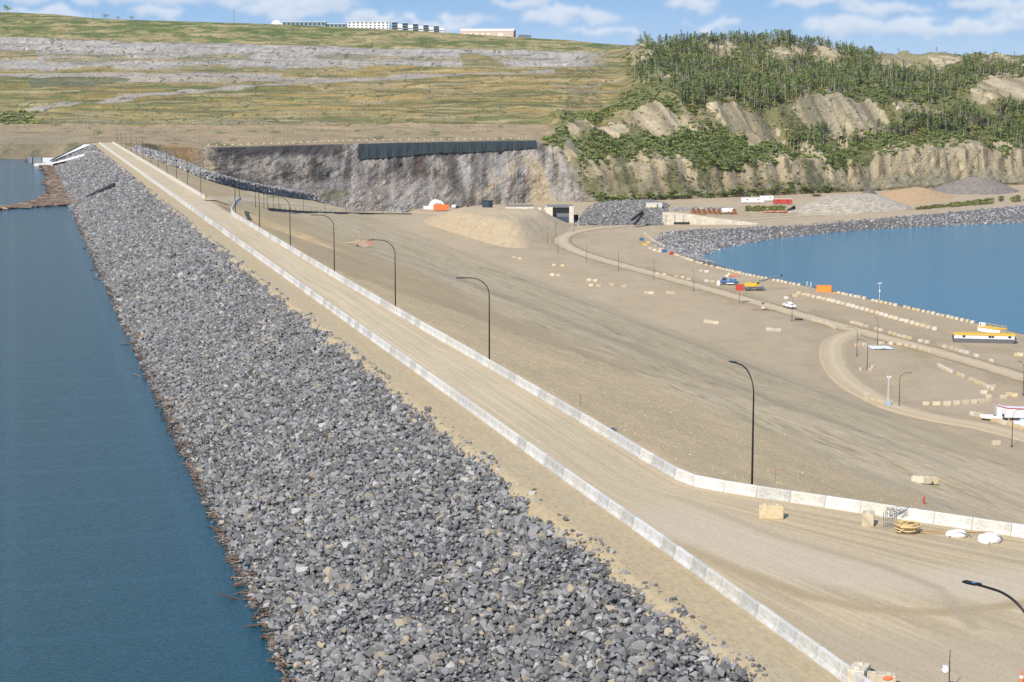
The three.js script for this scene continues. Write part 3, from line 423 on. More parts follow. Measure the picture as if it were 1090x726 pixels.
// ---------------------------------------------------------------- street lamps
function lampProto(h, reach, rise, r = .09) {
  const g = thing('street_lamp', 'street lamp', 'street lamp', new THREE.Vector3());
  part('base_plate', join(cyl(.2, .22, .16, 0, .08, 0, 8), cyl(r * 1.5, r * 1.6, .5, 0, .3, 0, 8)), M.dark, g);
  part('pole', cyl(r * .72, r * 1.12, h - rise, 0, (h - rise) / 2, 0, 8), M.dark, g);
  const pts = []; for (let i = 0; i <= 8; i++) { const a = i / 8 * Math.PI / 2; pts.push([-(1 - Math.cos(a)) * reach * .72, h - rise + Math.sin(a) * rise, 0]); } pts.push([-reach, h + .03, 0]);
  part('arm', tube(pts, r * .66, 20, 6), M.dark, g);
  const head = part('lamp_head', join(rbox(.78, .1, .34, .04, -reach - .3, h + .03, 0), rbox(.24, .09, .24, .03, -reach + .12, h + .07, 0)), M.dark, g);
  part('lens', box(.5, .015, .26, -reach - .34, h - .026, 0), std([.5, .5, .48], .3), head); part('cover_plate', box(.22, .02, .22, -reach - .08, h + .09, 0), M.panel, head);
  return g;
}
const lampA = lampProto(10.3, 3.3, 2.1), lampB = lampProto(8.6, 2.3, 1.7, .085), lampC = lampProto(8.2, 1.1, .8, .08);
{
  const R0 = PHI, L = (proto, first, p, yaw, label, group) => { if (first) { proto.position.copy(p); proto.rotation.y = yaw; tag(proto, label, 'street lamp', group); return proto; } return copy(proto, p, yaw, label, group); };
  const row = [[138.5, 1.45, 'tall dark street lamp at the bend, nearest of the row behind the right barriers'], [212, 0, 'dark curved arm street lamp, second of the row behind the right barriers'], [266.5, 0, 'dark curved arm street lamp third along the right barriers'], [319, 0, 'dark curved arm street lamp fourth along the right barriers'], [372, 0, 'dark curved arm street lamp fifth along the right barriers'], [420, 0, 'dark curved arm street lamp just short of the side road, beyond the fifth'], [467, .2, 'dark street lamp standing at the near corner of the side road']];
  row.forEach(([t, dy, l], i) => L(lampA, i === 0, W(Redge(t) + .35, t, -.05), R0 - dy + (i ? (rnd() - .5) * .15 : 0), l, 'street lamps along the crest road'));
  L(lampA, false, atDist(1103, 660, 80.5).setY(0), R0 - 1.16, 'street lamp in the bottom right corner with only arm and flat head in view', 'street lamps along the crest road');
  for (const t of [511, 557, 600, 640, 681, 722, 763, 804, 845, 886, 926, 966, 1005]) L(lampC, t === 511, t === 511 ? atLevel(255, 213.5, 0) : W(Redge(t) + .6, t, -.05), R0 - 1.5, t === 511 ? 'thin dark street lamp at the far corner of the side road' : 'thin dark street lamp behind the right barriers beyond the side road', 'street lamps beyond the side road');
  const low = [[957, 433, 3.1, 1, 'dark curved lamp beside the lower dirt track, its arm reaching right'], [1077, 476, 2.9, 0, 'dark lamp by the lower track in front of the red railed boat'], [923, 394, -.1, 0, 'dark lamp on the ring of blocks inside the track bend'], [912, 379, -.2, 0, 'dark lamp at the top of the track bend beside the main dirt road'], [934, 369, -1.5, 0, 'tall straight dark lamp beside the white sheet on the ground'], [1089, 421, -1.3, 0, 'dark lamp at the right edge beside the lower dirt road'], [843, 342, -1.4, 0, 'dark lamp in front of the white pickup']];
  low.forEach(([X, Y, yaw, f, l], i) => L(lampB, i === 0, ground(X, Y), yaw, l, 'street lamps by the lower roads'));
  [[738.5, 310], [696, 297.5], [658.5, 287.5], [624.5, 278], [594, 270], [583, 258.5], [591.5, 252], [611, 247.5], [789, 0]].slice(0, 8).forEach(([X, Y]) => L(lampC, false, ground(X, Y), -1.3, 'thin dark lamp post along the far stretch of the lower dirt road', 'lamp posts along the far lower road'));
  [[272, 220.5], [281, 222], [285, 223], [291, 224.5], [297, 225], [323, 225.5], [346, 226.2], [368, 226.5], [391, 226.5], [407, 227], [430, 228]].forEach(([X, Y]) => L(lampC, false, ground(X, Y), -1.3, 'thin dark lamp post beside the access road and dark fence', 'lamp posts along the access road'));
}

// ---------------------------------------------------------------- concrete lock blocks
const blockGeo = join(new RoundedBoxGeometry(1.5, .76, .76, 1, .05).translate(0, .38, 0), rbox(.24, .09, .24, .03, -.37, .79, 0), rbox(.24, .09, .24, .03, .37, .79, 0)); { const u = blockGeo.attributes.uv, p = blockGeo.attributes.position; for (let i = 0; i < u.count; i++) u.setXY(i, p.getX(i) * .4, p.getY(i) * .5 + p.getZ(i) * .5); }
reseed(77);
function block(p, yaw, label, group, sc = 1) { const m = new THREE.Mesh(blockGeo, M.block[Math.floor(rnd() * 5)]); m.name = numbered('concrete_block'); m.position.copy(p); m.rotation.y = yaw; if (Array.isArray(sc)) m.scale.set(...sc); else m.scale.setScalar(sc); m.position.y -= .03; scene.add(m); return tag(m, label, 'concrete block', group); }
function blockRow(px, step, yawOff, label, group, sc = 1, skip = 0) { const L = resample(px.map(([X, Y]) => ground(X, Y)), step); for (let i = 0; i + 1 < L.length; i++) { if (rnd() < skip) continue; const p = L[i].clone(); p.x += (rnd() - .5) * .3; p.z += (rnd() - .5) * .4; p.y = lowerAt(p.x, p.z); block(p, yawAlong(L[i], L[i + 1]) + yawOff + (rnd() - .5) * .25, label, group, (Array.isArray(sc) ? sc : [sc, sc, sc]).map((k) => k * (.88 + rnd() * .26))); } }
blockRow([[703, 265.5], [720, 272], [745, 280.5], [780, 289.5], [820, 298], [855, 305]], 3.4, .5, 'cream concrete block on the pond edge between the rocks and the orange container', 'blocks along the near pond edge by the crane', [.85, 1.1, 1.2], .12);
blockRow([[893, 312.5], [940, 322.8], [1000, 336], [1040, 345.5]], 3.3, .5, 'cream concrete block on the pond edge between orange container and barge', 'blocks along the near pond edge by the barge', [.9, 1.15, 1.25], .06);
blockRow([[850, 313], [880, 320], [920, 330.5], [960, 342], [1000, 353]], 4.0, 1.2, 'big cream block set crosswise in the even row between pond edge and dirt road', 'crosswise blocks above the dirt road', [1.05, 1.35, 1.15]);
blockRow([[908, 344.5], [935, 352], [975, 363], [1010, 371], [1060, 387]], 3.4, 0, 'weathered block along the pond side of the lower dirt road', 'blocks along the pond side of the lower road', 1.15, .25);
blockRow([[912, 369], [945, 366.5], [975, 371], [993, 377]], 3.4, 0, 'weathered block behind the white sheet in the track bend', 'blocks behind the white sheet', 1.15, .1);
blockRow([[996, 388], [1013, 397], [1040, 408], [1060, 417]], 3.0, 0, 'pale block in the line sloping down inside the track bend', 'blocks sloping down inside the bend', 1.2, .1);
blockRow([[986, 431], [1003, 431.5], [1030, 430], [1062, 427]], 2.5, 0, 'tan block in the short curved row along the lower track', 'blocks in the short curved row', 1.25);
blockRow([[1036, 442], [1060, 449], [1094, 459]], 2.2, 0, 'tan block in the row in front of the red railed boat', 'blocks in front of the boat', 1.2);
blockRow([[866, 342], [880, 346], [890, 351]], 2.4, 0, 'pale block at the fork of the lower dirt roads', 'blocks at the road fork', 1.1);
blockRow([[930, 427], [945, 432], [953, 433.5]], 2.2, 0, 'tan block at the foot of the white light mast', 'blocks at the light mast', 1.15);
for (const [X, Y] of [[923.5, 425.5]]) block(ground(X, Y), .4, 'large cream block alone on the near side of the lower track', null, [1.3, 2.2, 2]);
for (const [X, Y] of [[916, 394], [926, 395], [929, 392]]) block(ground(X, Y), rnd() * 3, 'block heaped at the foot of the lamp inside the bend', 'blocks at the lamp foot');
const lone = [['in the small cluster on the slope near the mound', [[547, 275], [553, 276]]], ['on the middle slope below the far lamp posts', [[590, 283], [599, 283.5], [588, 293.5], [594, 294]]], ['in the group of four on the middle slope', [[627, 299], [634, 299.5], [629, 304.5], [637, 305]]], ['scattered on the slope above the lower road', [[651, 304], [664, 306], [688, 312.5], [693, 313], [711, 312.5], [716, 313]]], ['in the row of three on the slope facing the pickup', [[752, 343.5], [757, 344], [762, 344.8]]], ['on the slope right of the row of three', [[818, 351.5], [823, 352.5], [828, 353]]], ['in the close row on the gravel slope above the red post', [[977, 513.5], [984, 514.5], [991, 515]]], ['beside the lower track below the boat', [[1060.5, 473.5]]], ['scattered between the lower road and pond', [[700, 292], [707, 293], [720, 295], [727, 296], [733, 298], [752, 300], [758, 300.5], [746, 289], [752, 290], [837, 318], [846, 316], [1086, 379], [1082, 379]]], ['piled by the far end of the pond edge', [[687, 262], [692, 265], [697, 267], [702, 268.5], [690, 259]]], ['at the roadside near the boat', [[1074, 421], [1080, 422], [1068, 424], [1052, 423], [1056, 413], [1047, 419]]]];
for (const [where, L] of lone) for (const [X, Y] of L) block(ground(X, Y), (rnd() - .5) * .8, 'pale concrete block ' + where, L.length > 1 ? 'blocks ' + where : null, 1.05 + rnd() * .3);
{ // blocks standing on the crest
  const p = atLevel(821, 551, .02); block(p, -.14, 'large cream concrete block in front of the right barriers at the bend', null, [1.25, 1.35, 1.2]);
  block(atLevel(924, 558.5, .02), 1.35, 'small cream concrete block end on against the barriers beside the wire rolls', null, [.85, 1.3, 1.15]);
  block(atLevel(914, 727, .02), 1.15, 'cream concrete block at the bottom edge beside the left barriers', null, [1.1, 1.3, 1.25]);
  block(atLevel(938, 731, .02), -.2, 'low tan concrete block under the orange bag at the bottom edge', null, [1.05, 1.05, 1]);
  const q = resample([[222, 155.6], [300, 153], [380, 149.8], [440, 149.5], [560, 147.8]].map(([X, Y]) => hillAt(X, Y)), 6.4);
  q.forEach((v, i) => { block(v, 0, 'tiny pale block on the rim of the rock cut', 'blocks along the rim of the rock cut', [.8, .8, 1]); });
}

// ---------------------------------------------------------------- woods, thickets, scattered shrubs
function leafBlob(list, n, size, col, put) {         // many small leaf sprays
  for (let i = 0; i < n; i++) { const [x, y, z, k] = put(i), a = rnd() * 6.28, b = (rnd() - .5) * 1.6, s = size * (.6 + rnd() * .8), v = .75 + rnd() * .5;
    const u = new THREE.Vector3(Math.cos(a), b * .5, Math.sin(a)).multiplyScalar(s), w = new THREE.Vector3(-Math.sin(a) * .7, .6 + b * .4, Math.cos(a) * .7).multiplyScalar(s * .8);
    list.push([[x - u.x, y - u.y, z - u.z], [x + u.x, y + u.y, z + u.z], [x + w.x, y + w.y, z + w.z], mul(col, v * (k ?? 1))]); list.push([[x - w.x, y - w.y * .6, z - w.z], [x + u.x * .8, y + u.y, z + u.z * .8], [x - u.x * .5, y + w.y * .8, z + w.x], mul(col, v * .9 * (k ?? 1))]); }
}
function triGeo(list) { const P = [], K = []; for (const [a, b, c, col] of list) { P.push(...a, ...b, ...c); for (let i = 0; i < 3; i++) K.push(...col); } const g = new THREE.BufferGeometry(); g.setAttribute('position', new THREE.Float32BufferAttribute(P, 3)); g.setAttribute('color', new THREE.Float32BufferAttribute(K, 3)); g.computeVertexNormals(); return g; }
const tinted = (g, c) => { const q = g.index ? g.toNonIndexed() : g, n = q.attributes.position.count, K = new Float32Array(n * 3); for (let i = 0; i < n; i++) K.set(c, i * 3); q.setAttribute('color', new THREE.BufferAttribute(K, 3)); q.deleteAttribute('uv'); return q; };
function treeGeo(kind, k) {                          // unit height trees: 0 aspen, 1 spruce, 2 bare grey stem, 3 broad green crown
  reseed(500 + kind * 31 + k * 7); const L = [], T = [];
  const lean = (rnd() - .5) * .08, bark = kind === 1 ? [.10, .08, .06] : kind === 2 ? [.42, .38, .34] : [.5, .47, .41];
  T.push(tinted(bar([0, -.05, 0], [lean, .92, lean * .5], .016, 5, .004), bark));
  const limbs = kind === 2 ? 14 : 6; for (let i = 0; i < limbs; i++) { const y = .35 + .5 * rnd(), a = rnd() * 6.28, r = (kind === 2 ? .16 : .12) * (1.1 - y); T.push(tinted(bar([lean * y, y, 0], [lean * y + Math.cos(a) * r, y + .1, Math.sin(a) * r], .005, 3, .002), bark)); }
  if (kind === 0) leafBlob(L, 58, .045, [.2, .25, .07], () => { const y = rnd() ** .8, r = .15 * Math.sin(Math.PI * (.12 + .86 * y)) * Math.sqrt(rnd()), a = rnd() * 6.28; return [lean * y + Math.cos(a) * r, .34 + .66 * y, Math.sin(a) * r]; });
  if (kind === 1) leafBlob(L, 70, .04, [.06, .092, .042], () => { const y = rnd(), r = .17 * (1 - y) * (.5 + .5 * rnd()), a = rnd() * 6.28; return [Math.cos(a) * r, .1 + .9 * y - r * .3, Math.sin(a) * r]; });
  if (kind === 2) leafBlob(L, 16, .03, [.21, .19, .15], () => { const y = rnd(), r = .1 * (1 - y) * rnd(), a = rnd() * 6.28; return [Math.cos(a) * r, .45 + .5 * y, Math.sin(a) * r]; });
  if (kind === 3) leafBlob(L, 90, .06, [.17, .22, .06], () => { const c = Math.floor(rnd() * 5), a = c * 1.3 + rnd() * .4, q = .12 + .1 * (c % 3), r = .17 * Math.cbrt(rnd()), e = rnd() * 6.28, w = (rnd() - .5) * 2; return [Math.cos(a) * q + Math.cos(e) * r, .5 + .12 * c * .6 + w * .12, Math.sin(a) * q + Math.sin(e) * r]; });
  return [mergeGeometries(T), triGeo(L)];
}
const leafMat = new THREE.MeshStandardMaterial({ vertexColors: true, roughness: .9, side: THREE.DoubleSide });
const TG = [0, 1, 2, 3].map((k) => [0, 1, 2].map((v) => treeGeo(k, v)));
const upright = () => new THREE.Quaternion().setFromEuler(new THREE.Euler((rnd() - .5) * .08, rnd() * 6.28, (rnd() - .5) * .08));
{
  reseed(4242); const trees = [], bushes = [], BX = [];
  for (let i = 0; i < 60000 && trees.length < 5200; i++) {
    const X = 590 + rnd() * 640, v = .8 + rnd() * 6.28, S = secAt(X), Y = sightY(X, v, S); if (rightness(X, v) < .8) continue;
    const jx = X + (fbm(X / 9, Y / 7, 3) - .5) * 26, jy = Y + (fbm(X / 9 + 40, Y / 6, 3) - .5) * 14, sc = hit(SCARPS, jx, jy), wd = hit(WOODS, jx, jy), patch = fbm(X / 22 + 3, Y / 9, 3);
    const top = X > 698 && X < 1070 && v > 6.6; if (top ? rnd() > (X < 935 ? .9 : .14) : sc ? rnd() > .02 : wd ? rnd() > .9 * sst(.33, .5, patch + .06) : rnd() > .13 * sst(.35, .6, patch)) continue;
    const kk = rnd(), con = fbm(X / 60 + 9, Y / 14 + 2, 2), kind = kk < con * .55 - .06 ? 1 : kk < .58 ? 0 : kk < .8 ? 2 : 3;
    trees.push({ p: hillPoint(X, v), h: (wd ? 8.5 : 4.5) * (.7 + .65 * rnd()) * (kind === 3 ? .85 : 1) * (Y < 60 ? 1.1 : 1), kind, v: Math.floor(rnd() * 3), q: upright(), X, Y, wd });
  }
  const front = [...trees].filter((t) => t.X < 1088).sort((a, b) => b.h / -b.p.z - a.h / -a.p.z + ((a.Y < 56) - (b.Y < 56)) * -.002 * 0).slice(0, 290), pick = new Set(front);
  const KN = ['aspen_tree', 'spruce_tree', 'bare_tree', 'leafy_tree'], KL = ['tall slim aspen with pale trunk and light green leaves on the wooded bluff', 'tall narrow dark spruce standing among the aspens on the wooded bluff', 'tall bare grey stemmed tree standing on the wooded bluff', 'tall round crowned green tree standing on the wooded bluff'], KC = ['aspens on the wooded bluff', 'spruces on the wooded bluff', 'bare trees on the wooded bluff', 'round crowned trees on the wooded bluff'];
  for (const t of front) { const g = thing(KN[t.kind], KL[t.kind], 'tree', t.p.setY(t.p.y - .2), 0, KC[t.kind]); g.quaternion.copy(t.q); g.scale.set(t.h * 1.4, t.h, t.h * 1.4); part('trunk', TG[t.kind][t.v][0], leafMat, g); part('crown', TG[t.kind][t.v][1], leafMat, g); }
  for (let k = 0; k < 4; k++) for (let v = 0; v < 3; v++) { const L = trees.filter((t) => !pick.has(t) && t.kind === k && t.v === v).map((t) => { const c = .75 + rnd() * .6; return [t.p, [t.h * 1.4, t.h, t.h * 1.4], t.q, [c * (1 + (rnd() - .5) * .25), c, c * .95]]; }); if (L.length) { const m = instances('woodland', mergeGeometries(TG[k][v]), leafMat, L); m.userData.label = 'woods of ' + ['slim aspens', 'dark spruces', 'bare grey stems', 'round green trees'][k] + ' spread over the bluff'; } }
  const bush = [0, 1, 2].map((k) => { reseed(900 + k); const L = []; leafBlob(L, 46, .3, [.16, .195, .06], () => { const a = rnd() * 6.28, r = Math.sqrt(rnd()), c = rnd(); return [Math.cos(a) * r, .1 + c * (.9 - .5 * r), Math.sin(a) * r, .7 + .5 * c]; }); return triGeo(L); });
  reseed(31); const bl = [[], [], []];
  for (let i = 0; i < 52000; i++) { const X = 575 + rnd() * 640, v = rnd() * 7.05, S = secAt(X), Y = sightY(X, v, S); if (rightness(X, v) < .5 && !hit(THICKETS, X, Y)) continue; const jx = X + (fbm(X / 7, Y / 6, 3) - .5) * 20, jy = Y + (fbm(X / 7 + 40, Y / 5, 3) - .5) * 14, th = hit(THICKETS, jx, jy), sc = hit(SCARPS, jx, jy), wd = hit(WOODS, jx, jy); if (rnd() > (th ? .62 : sc ? (Y > 170 && X < 920 ? .12 : .03) : wd ? .6 : .28)) continue; const s = (th ? 1.15 : wd ? 1.2 : .8) * (.5 + rnd() * 1.1), c = .5 + rnd() * 1, p = hillPoint(X, v); p.y -= .2; bl[i % 3].push([p, [s * 1.2, s * (th ? 1.3 : .9), s * 1.2], upright(), th ? [c, c * 1.05, c] : [c * 1.5, c * 1.25, c * 1.1]]); }
  for (let i = 0; i < 9000; i++) { const X = -150 + rnd() * 780, v = 1.9 + rnd() * 5.1, Y = sightY(X, v); if (rightness(X, v) > .5) continue; const n = fbm(X / 40, Y / 1.6 + 3, 3), dark = X < 40 && Y > 118 && Y < 134; if (!dark && rnd() > sst(.5, .68, n) * .75 + .03) continue; if (dark && rnd() > .7) continue; const s = (dark ? 1.7 : .55) * (.6 + rnd() * .9), c = .8 + rnd() * .7, p = hillPoint(X, v); bl[i % 3].push([p, [s * 1.2, s * .8, s * 1.2], upright(), [c * 1.5, c * 1.35, c * 1.2]]); }
  for (let i = 0; i < 420; i++) { const k = rnd(); if (n2(k * 22, 3) < .38) continue; const p = ground(lerp(975, 1100, k), lerp(222.5, 210, k) + (rnd() - .5) * 6 * (.3 + k)), s = .7 + rnd() * 1.1, c = .5 + rnd() * .6; bl[i % 3].push([p, [s, s * .8, s], upright(), [c * 1.2, c * 1.05, c]]); }
  for (let i = 0; i < 150; i++) { const p = ground(795 + rnd() * 40, 220 + rnd() * 5), s = .6 + rnd() * .9; bl[i % 3].push([p, s, upright(), [.95, .85, .7]]); }
  bl.forEach((l, i) => { const m = instances('shrubs', bush[i], leafMat, l); m.userData.label = 'low green shrubs and thickets over the bluff and terraces'; });
  const solo = (X, v, h, kind, label) => { const g = thing(KN[kind], label, 'tree', hillPoint(X, v), rnd() * 6, null); g.position.y -= h * .22; g.scale.set(h * 1.3, h, h * 1.3); part('trunk', TG[kind][0][0], leafMat, g); part('crown', TG[kind][0][1], leafMat, g); };
  solo(5, 6.98, 11, 0, 'left tree of the small clump on the skyline at the left edge'); solo(8.5, 6.98, 12, 3, 'right tree of the small clump on the skyline at the left edge'); solo(112, 6.98, 9, 3, 'small tree alone on the skyline above the dam end'); solo(140, 6.98, 7, 3, 'rightmost small tree on the grassy skyline above the dam end'); solo(126, 6.98, 5.5, 3, 'low bush like tree between two others on the grassy skyline');
  solo(104, 1.25, 7, 3, 'dark round tree at the far end of the dam crest');
  for (const [X, h, l] of [[716, 11, 'leftmost round tree on the bluff skyline'], [722, 10, 'second round tree of the bluff skyline from the left'], [740, 12, 'round tree alone on the bluff skyline left of the dense wood'], [757, 10, 'round tree at the left end of the dense skyline wood']]) solo(X, 6.95, h, 3, l);
}

// ---------------------------------------------------------------- abutment rock, pond apron, mounds and stockpiles
{
  reseed(11); const L = [[], [], [], []]; const put = (p, z, k = 1) => L[Math.floor(rnd() * 4)].push([p, z, tumble(), mul(rockTone(), k)]);
  const bandPts = resample([[143, 160], [153, 164.5], [180, 175], [205, 185], [220, 191], [255, 201], [290, 207], [345, 216], [400, 223], [432, 225.5]].map(([X, Y]) => ground(X, Y)), 1.1);
  bandPts.forEach((p, i) => { const k = i / bandPts.length, w = lerp(14, 16, k); for (let j = 0; j < 18; j++) { const o = rnd() * 22 - 9; const x = p.x + (rnd() - .5) * 3, z = p.z - o, y = Math.max(lowerAt(x, z), -99); put(new THREE.Vector3(x, y + .2 + rnd() * .5 + lerp(3.2, 3, k) * sst(-9, 9, o) - 1.5 * sst(.12, 0, k), z), .6 + rnd() * .6, 1.25); } });
  for (let i = 0; i < 30000; i++) {                  // apron between bank line and water
    const X = 690 + rnd() * 480, Y = 215 + rnd() * 60, p = atLevel(X, Y, -50), d = polySigned(pondEdge, p.x, p.z); if (d < -.5 || polySigned(waterEdge, p.x, p.z) > 1.2) continue; if (-p.z < 900 && X > 760) continue; p.y = lowerAt(p.x, p.z) + .1; put(p, .45 + rnd() * .6, 1.3);
  }
  [[620, 239], [640, 240], [665, 240], [690, 239]].forEach(() => 0);
  const H = [[612, 240], [706, 240], [712, 226], [690, 219], [650, 221], [622, 228]];   // rock heap beside the portal
  for (let i = 0; i < 5000; i++) { const X = 610 + rnd() * 104, Y = 219 + rnd() * 22; if (!inPoly(H, X, Y)) continue; const p = atLevel(X, 240 - (240 - Y) * .75, BASE); p.y = BASE + clamp((240 - Y) / 12) * 6.5 * sst(610, 635, X) + rnd() * .5; put(p, .6 + rnd() * .6, .95); }
  for (let i = 0; i < 700; i++) { const p = ground(715 + rnd() * 65, 221.5 + rnd() * 3); put(p, .6 + rnd() * .6, 1.25); }
  L.forEach((l, i) => { const m = instances('bank_rock', rockLo[i], rockMat, l); m.userData.label = 'grey rock armour on the pond banks and below the rock cut'; });
}
function heap(name, label, base, h, topFrac, mat, kindGroup) {   // an earth heap on a base outline
  const c = base.reduce((a, b) => a.clone().add(b), new THREE.Vector3()).multiplyScalar(1 / base.length), n = 64, ring = new THREE.CatmullRomCurve3(base, true).getSpacedPoints(n), o = thing(name, label, 'gravel pile', c, 0, null);
  part('heap', grid(n, 14, (u, v) => { const i = Math.round(u * n) % n, b = ring[i], k = v < .75 ? v / .75 * (1 - topFrac) : 1 - topFrac + (v - .75) / .25 * topFrac, f = clamp(k / (1 - topFrac)); const x = lerp(b.x, c.x, k), z = lerp(b.z, c.z, k), y = (1 - (1 - f) ** 1.08) * h * (.85 + .3 * fbm(x / 12, z / 12, 3)) + (fbm(x / 3, z / 3, 3) - .5) * .9 * sst(0, .2, k) - .1; return { p: [x - c.x, y, z - c.z], uv: [u * 6, k * 2] }; }), mat, o); return o;
}
const earthTex = (a, b) => colourTex(512, 512, (u, v) => { const n = tiled((x, y) => fbm(x, y, 5), 14)(u, v), st = tiled((x, y) => fbm(x * 3, y * .8, 3), 10)(u, v); return mul(mix(a, b, sst(.4, .6, n * .5 + st * .5)), .72 + .55 * n); });
heap('earth_mound', 'large flat topped tan earth mound in front of the rock cut', [[451, 236], [480, 247], [510, 256], [539, 263.5], [556, 265], [572, 261], [590, 252], [606, 244], [604, 238], [575, 236], [500, 232], [462, 231]].map(([X, Y]) => atLevel(X, Y, BASE)), 9.8, .5, std([1, 1, 1], .95, { map: earthTex([.49, .375, .23], [.41, .33, .215]) }));
heap('gravel_stockpile', 'broad pale grey gravel pile on the far bank, left of the orange sand', [[838, 227], [870, 229], [920, 227], [968, 222], [962, 217], [920, 214], [870, 217]].map(([X, Y]) => atLevel(X, Y, BASE)), 8, .4, std([1, 1, 1], .95, { map: earthTex([.36, .31, .235], [.46, .4, .31]) }));
heap('sand_stockpile', 'low orange sand pile between grey gravel pile and dark heap', [[925, 215], [960, 218.5], [1005, 214], [1015, 208], [985, 204], [940, 206]].map(([X, Y]) => atLevel(X, Y, BASE)), 6, .3, std([1, 1, 1], .95, { map: earthTex([.50, .32, .16], [.44, .31, .18]) }));
heap('dark_stockpile', 'wide dark grey gravel heap at the foot of the tan bluff', [[985, 205], [1020, 207], [1060, 207], [1086, 203], [1060, 199.5], [1010, 200]].map(([X, Y]) => atLevel(X, Y, BASE)), 10, .12, std([1, 1, 1], .95, { map: earthTex([.2, .17, .145], [.25, .21, .17]) }));
heap('small_stockpile', 'small dark gravel heap beside the broad pale pile', [[915, 208], [925, 209.5], [936, 207.5], [926, 206]].map(([X, Y]) => atLevel(X, Y, BASE)), 4.5, .1, std([.14, .135, .13], .95));

// ---------------------------------------------------------------- driftwood along the waterline, debris raft, boat ramp
{
  reseed(61); const log = cyl(.5, .42, 1, 0, 0, 0, 5, 0, Math.PI / 2), L = []; const tone = () => { const v = .7 + rnd() * .7; return rnd() < .7 ? [.13 * v, .085 * v, .06 * v] : rnd() < .5 ? [.26 * v, .21 * v, .16 * v] : [.09 * v, .06 * v, .045 * v]; };
  const put = (p, yaw, len, r) => L.push([p, [len, r * 2, r * 2], new THREE.Quaternion().setFromEuler(new THREE.Euler((rnd() - .5) * .3, yaw, (rnd() - .5) * .35)), tone()]);
  for (let i = 0; i < 4200; i++) { const t = 84 + 950 * rnd() ** 1.4, w = sst(.45, .85, n2(t / 5, 4)), s = SW - .1 + (rnd() - .3) * (.5 + 1.5 * w) + (t > 600 ? rnd() * 1.2 : 0); put(W(s, t, LAKE + .06 + Math.max(0, s - SW) * .42), rnd() * 6.28, .3 + 1.2 * rnd() ** 2.4, .025 + .055 * rnd()); }
  for (let i = 0; i < 8; i++) { const t = 84 + 500 * rnd(); put(W(SW - .8 - rnd() * 1, t, LAKE + .05), PHI + 1.9 + (rnd() - .5) * 2, 1.2 + 2 * rnd(), .05 + .05 * rnd()); }
  const m = instances('driftwood', log, rockMat, L); m.userData.label = 'brown driftwood sticks washed up along the rocky waterline';
  const R = [[26, 168.5], [40, 173], [48, 180], [53, 188], [51, 196], [56, 203], [48, 210], [34, 215], [0, 220.5], [-60, 226.5], [-60, 228], [0, 222.5], [45, 219], [84, 217.5], [80, 206], [72, 190], [62, 178], [46, 170.5]], F = [], T = 4500;
  for (let i = 0, n = 0; i < 40000 && n < T; i++) { const X = -60 + rnd() * 145, Y = 169 + rnd() * 60; if (!inPoly(R, X + (fbm(X / 4, Y / 3, 2) - .5) * 9, Y + (fbm(X / 4 + 9, Y / 2, 2) - .5) * 2.5)) continue; n++; const p = atLevel(X, Y, LAKE + .1 + rnd() * .35); const v = .7 + rnd() * .7; F.push([p, [1.5 + 5 * rnd() ** 2, .25 + .4 * rnd(), .3 + .4 * rnd()], new THREE.Quaternion().setFromEuler(new THREE.Euler(0, rnd() * 3, (rnd() - .5) * .15)), rnd() < .75 ? [.15 * v, .10 * v, .072 * v] : [.27 * v, .21 * v, .155 * v]]); }
  const f = instances('driftwood_raft', log, rockMat, F); f.userData.label = 'brown raft of floating logs and debris against the far end of the dam';
}
